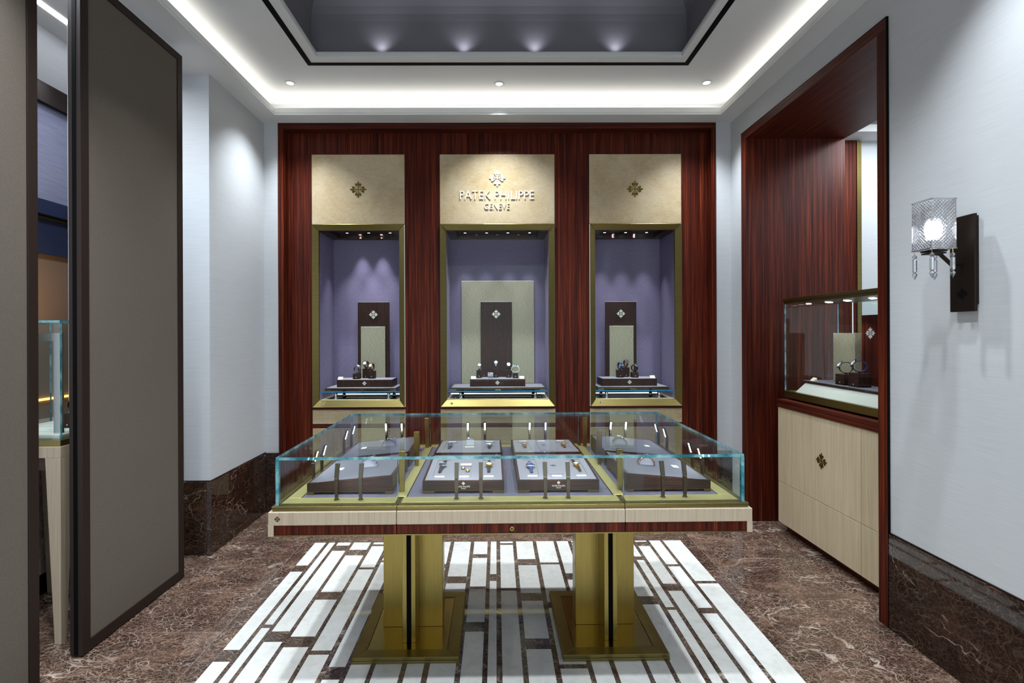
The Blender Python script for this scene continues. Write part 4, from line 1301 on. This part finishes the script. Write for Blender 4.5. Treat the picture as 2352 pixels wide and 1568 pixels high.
mb = MB().box(-0.21, -0.175, -0.17, -0.15, 1.0, 1.465).box(0.145, 0.18, -0.17, -0.15, 1.0, 1.465).box(-0.21, 0.18, -0.17, -0.15, 1.465, 1.505)
mb.build('inner_frame', M_CHROME, sc)
riser('dark riser inside the tall showcase seen through the door gap', -2.29, 2.62, 1.0, 0.06, 0.075)
loop_watch('dark strap watch on a riser inside the tall showcase', T(-2.29, 2.62, 1.075, 60), M_STEEL, M_DIALK, M_STRAPK, 60)

# ------------------------------------------------------------------ rosewood opening in the right wall
op = thing('trim_3', 'deep rosewood lining of the opening in the right wall', 'trim', kind='structure')
B('jamb_panel', XR - 0.012, 2.765, 3.805, 3.874, 0, 3.0235, M_ROSE, op, 0.001)
B('jamb_panel', XR - 0.012, 2.765, 2.428, 2.488, 0, 3.0235, M_ROSE, op, 0.001)
B('soffit_panel', XR - 0.012, 2.765, 2.428, 3.874, 3.024, 3.0825, M_ROSEY, op, 0.001)
B('shadow_gap', XR - 0.013, XR - 0.001, 2.4245, 2.4275, 0, 3.0855, M_BLACK, op)
B('shadow_gap', XR - 0.013, XR - 0.001, 2.4245, 3.877, 3.0828, 3.0855, M_BLACK, op)
# cabinet
cab = thing('display_cabinet', 'pale maple cabinet with rosewood top standing in the rosewood opening', 'cabinet', (2.13, 3.145, 0))
X0 = 0.0
y0c, y1c = -0.495, 0.500
B('carcass', 0.012, 0.60, y0c, y1c, 0.065, 0.930, M_BRONZE, cab)
B('toe_kick', 0.055, 0.58, y0c + 0.02, y1c - 0.02, 0, 0.065, M_ROSEY, cab)
B('wood_top', -0.006, 0.61, y0c - 0.004, y1c + 0.004, 0.9315, 0.990, M_ROSEY, cab, 0.0015)
ys2 = [(y0c, -0.332), (-0.329, 0.337), (0.340, y1c)]
for ya, yb in ys2:
    B('lower_panel', 0.0, 0.0118, ya, yb, 0.067, 0.3705, M_MAPLE, cab, 0.0012)
    dn = 'door' if ya < -0.3 and yb > 0.3 else 'upper_panel'
    o = B(dn, 0.0, 0.0118, ya, yb, 0.3735, 0.930, M_MAPLE, cab, 0.0012)
    if dn == 'door':
        LEFTM = Matrix(((0, 0, -1, 0), (-1, 0, 0, 0), (0, 1, 0, 0), (0, 0, 0, 1)))
        emblem(o, Matrix.Translation((0, 0.012, 0.648)) @ LEFTM, 0.053)
# glass showcase on the cabinet
gs = thing('counter_showcase', 'bronze framed glass showcase standing on the pale cabinet', 'showcase', (2.18, 3.165, 0.9905))
gy0, gy1, gd = -0.49, 0.487, 0.42
B('foot_block', 0.03, gd - 0.03, gy0 + 0.05, gy1 - 0.05, 0, 0.012, M_BLACK, gs)
ring(MB(), 0.0, gd, gy0, gy1, 0.03, 0.0122, 0.062).build('base_rail', M_BRASS, gs, 0.001)
B('base_floor', 0.03, gd - 0.03, gy0 + 0.03, gy1 - 0.03, 0.0122, 0.055, M_WHITE, gs)
MB().box(0.0, gd, gy0, gy1, 0.715, 0.733).box(-0.004, gd + 0.004, gy0 - 0.004, gy1 + 0.004, 0.7335, 0.755).build('top_rail', M_BRASS, gs, 0.001)
B('glass_front', 0.006, 0.014, gy0 + 0.014, gy1 - 0.006, 0.0622, 0.7148, GMC, gs, fm={2: 1, 4: 1})
B('glass_end', 0.006, gd - 0.006, gy1 - 0.0055, gy1 - 0.0005, 0.0622, 0.7148, GMC, gs, fm={3: 1, 5: 1})
B('glass_back', gd - 0.014, gd - 0.006, gy0 + 0.014, gy1 - 0.006, 0.0622, 0.7148, GMC, gs, fm={2: 1, 4: 1})
B('corner_rod', gd - 0.013, gd - 0.007, 0.33, 0.336, 0.0622, 0.7148, M_STEEL, gs)
for k, y in enumerate((0.44, 0.28, 0.23, 0.10, 0.05, -0.12, -0.17)):
    MB().lathe([(0.0001, -0.004), (0.016, -0.004), (0.018, 0.0)], 16, M=Matrix.Translation((0.16 + 0.05 * (k % 2), y, 0.7148))).build('spot_lens', M_LENS, gs)
for y in (2.95, 3.2, 3.45):
    light('SPOT', 'counter_lamp', (2.33, y, 1.69), 4, (0.9, 0.93, 1.0), (2.37, y, 1.0), 0.006, 85, 0.7)
pl = thing('display_plinth', 'white sloped plinth with grey top inside the glass counter showcase', 'plinth', (2.21, 3.165, 1.0458))
MB().hexa([(0.0, -0.44, 0), (0.33, -0.44, 0), (0.33, 0.40, 0), (0.0, 0.40, 0)], [(0.045, -0.40, 0.078), (0.32, -0.40, 0.078), (0.32, 0.345, 0.078), (0.045, 0.345, 0.078)]).build('sloped_base', M_WHITE, pl)
B('slab', 0.04, 0.325, -0.41, 0.385, 0.0785, 0.092, M_DARKWX, pl, 0.001)
B('suede_top', 0.046, 0.319, -0.404, 0.379, 0.0922, 0.0937, M_GREYD, pl)
ZP = 1.1400
fb = thing('woven_block', 'tall pale woven block inside the glass counter showcase', 'block', (2.415, 3.345, ZP))
B('body', 0, 0.05, -0.105, 0.105, 0, 0.345, M_WOVEN, fb, 0.001)
wbk = thing('backdrop_panel', 'rosewood backdrop board with silver cross emblem in the counter showcase', 'panel', (2.455, 3.035, ZP))
B('board', 0, 0.02, -0.20, 0.198, 0, 0.465, M_ROSE, wbk, 0.001)
emblem(wbk, Matrix.Translation((0, 0.12, 0.345)) @ LEFTM, 0.04, M_SILVER, 0.003)
riser('wood riser further from the viewer in the counter showcase', 2.345, 3.228, ZP, 0.085, 0.070, -90)
riser('wood riser nearer the viewer in the counter showcase', 2.345, 3.105, ZP, 0.085, 0.088, -90)
loop_watch('steel watch standing in profile on the lower riser of the counter showcase', T(2.345, 3.228, ZP + 0.07, -110), M_STEEL, M_DIALW, M_STEEL, 30, ry=0.036, rz=0.034, r=0.02)
loop_watch('blue strap watch standing in profile on the higher riser of the counter showcase', T(2.345, 3.105, ZP + 0.088, -110), M_STEEL, M_DIALW, M_STRAPB, 30, ry=0.036, rz=0.034, r=0.02)
card('small white card at the end of the plinth in the counter showcase', 2.30, 3.49, ZP, -90)
# room beyond
wf = struct(B('wall_far_room', 2.6, 4.4, 4.32, 4.4, 0, 3.6, M_WALL), 'white wall of the room beyond the rosewood opening', 'wall')
B('wood_pier', 2.77, 3.215, 4.29, 4.32, 0, 3.2, M_ROSE, wf)
B('brass_bead', 3.216, 3.255, 4.28, 4.32, 0, 3.19, M_BRASS, wf)
cf = struct(B('ceiling_far_room', 2.77, 4.4, 1.8, 4.32, 3.42, 3.45, M_CEIL), 'white ceiling of the room beyond the opening', 'ceiling')
B('cove_lip', 2.77, 4.4, 4.10, 4.32, 3.20, 3.26, M_CEIL, cf)
struct(B('wall_far_side', 4.3, 4.4, 1.8, 4.32, 0, 3.45, M_WALL), 'side wall of the room beyond the opening', 'wall')

# ------------------------------------------------------------------ crystal wall lamp
wlmp = thing('wall_lamp', 'bronze wall lamp with square cut crystal shade and hanging drops on the pale right wall', 'wall lamp', (XR, 2.02, 1.579))
B('mount_plate', -0.014, 0.0, -0.046, 0.046, 0.03, 0.395, M_BRONZE, wlmp)
B('back_plate', -0.026, -0.0142, -0.055, 0.055, 0, 0.402, M_BRONZE, wlmp, 0.002)
emblem(wlmp, Matrix.Translation((-0.026, 0.0, 0.076)) @ LEFTM, 0.024, M_BLACK, 0.0015)
sx0, sx1, sy0, sy1, sz0, sz1 = -0.206, -0.104, -0.058, 0.036, 0.257, 0.462
def arm():
    mb = MB()
    pts = [(-0.026, 0.0, 0.196), (-0.075, -0.006, 0.196), (-0.125, -0.010, 0.238), (-0.155, -0.011, 0.243)]
    for a, b_ in zip(pts[:-1], pts[1:]):
        a, b_ = Vector(a), Vector(b_)
        d = (b_ - a).normalized(); s_ = Vector((0, 1, 0)); u = s_.cross(d).normalized()
        P = [a + s_ * 0.006 + u * 0.005, a - s_ * 0.006 + u * 0.005, a - s_ * 0.006 - u * 0.005, a + s_ * 0.006 - u * 0.005]
        Q = [p + (b_ - a) + d * 0.003 for p in P]
        mb.hexa(P, Q)
    return mb
arm().build('arm', M_BRONZE, wlmp)
cxs, cys = (sx0 + sx1) / 2, (sy0 + sy1) / 2
B('shade_bracket', cxs - 0.028, cxs + 0.028, cys - 0.028, cys + 0.028, 0.240, 0.246, M_BRONZE, wlmp)
B('shade_bracket', cxs - 0.030, cxs + 0.030, cys - 0.030, cys + 0.030, 0.249, 0.2565, M_BRONZE, wlmp)
MB().lathe([(0.010, 0.2565), (0.010, 0.30), (0.008, 0.302)], 14, M=Matrix.Translation((cxs, cys, 0))).build('lamp_holder', M_CHROME, wlmp)
MB().lathe([(0.008, 0.302), (0.016, 0.325), (0.018, 0.345), (0.014, 0.365), (0.004, 0.378), (0.0001, 0.379)], 16, M=Matrix.Translation((cxs, cys, 0))).build('bulb', M_BULB, wlmp)
# cut crystal faces: a grid of little pyramids
def cut_face(o, u, v_, nrm, nu, nv):
    mb = MB()
    o, u, v_, nrm = Vector(o), Vector(u), Vector(v_), Vector(nrm)
    # diamond grid
    for i in range(nu):
        for j in range(nv):
            for k in (0, 1):
                cu_, cv_ = (i + 0.5 + 0.5 * k) / nu, (j + 0.5 + 0.5 * k) / nv
                if cu_ > 1 - 0.4 / nu or cv_ > 1 - 0.4 / nv:
                    continue
                c0 = o + u * cu_ + v_ * cv_
                du, dv = u * (0.5 / nu), v_ * (0.5 / nv)
                mb.add([c0 - du, c0 - dv, c0 + du, c0 + dv, c0 + nrm * 0.005], [(0, 1, 4), (1, 2, 4), (2, 3, 4), (3, 0, 4)])
    return mb
hz = sz1 - sz0
mb = MB()
for (o, u, n_) in (((sx0, sy0, sz0), (sx1 - sx0, 0, 0), (0, -1, 0)), ((sx0, sy1, sz0), (0, sy0 - sy1, 0), (-1, 0, 0)), ((sx1, sy1, sz0), (sx0 - sx1, 0, 0), (0, 1, 0)), ((sx1, sy0, sz0), (0, sy1 - sy0, 0), (1, 0, 0))):
    f_ = cut_face(o, u, (0, 0, hz), n_, 7, 14)
    mb.add(f_.v, f_.f)
    ti = 0.003
    nn = Vector(n_) * -ti
    o = Vector(o); u = Vector(u); vz = Vector((0, 0, hz))
    mb.add([o, o + u, o + u + vz, o + vz], [(0, 1, 2, 3)])
shade = mb.build('crystal_shade', M_CRYSTAL, wlmp)
for zc in (sz0 - 0.001, sz1 - 0.003):
    ring(MB(), sx0 - 0.002, sx1 + 0.002, sy0 - 0.002, sy1 + 0.002, 0.006, zc, zc + 0.004).build('crystal_rim', M_CRYSTAL, shade)
for px_, py_ in ((sx0 + 0.006, sy0 + 0.006), (sx1 - 0.010, sy0 + 0.006), (sx0 + 0.006, sy1 - 0.006), (sx1 - 0.010, sy1 - 0.006)):
    Mp = Matrix.Translation((px_, py_, sz0))
    dr = MB().lathe([(0.0001, -0.012), (0.006, -0.018), (0.0085, -0.024), (0.006, -0.030), (0.004, -0.032), (0.0078, -0.036), (0.0082, -0.042), (0.0082, -0.080), (0.0075, -0.086), (0.004, -0.090), (0.0085, -0.096), (0.0088, -0.100), (0.0001, -0.122)], 8, smooth=False, M=Mp).build('crystal_drop', M_CRYSTAL, wlmp)
    MB().tube([(px_ + 0.002 * math.cos(a), py_, sz0 - 0.007 + 0.006 * math.sin(a)) for a in [2 * math.pi * i / 12 for i in range(13)]], 0.0006, 5).build('hook', M_GOLD, dr)
light('POINT', 'wall_lamp_glow', (XR + cxs, 2.02 + cys, 1.579 + 0.345), 8, (1.0, 0.97, 0.92), size=0.02)
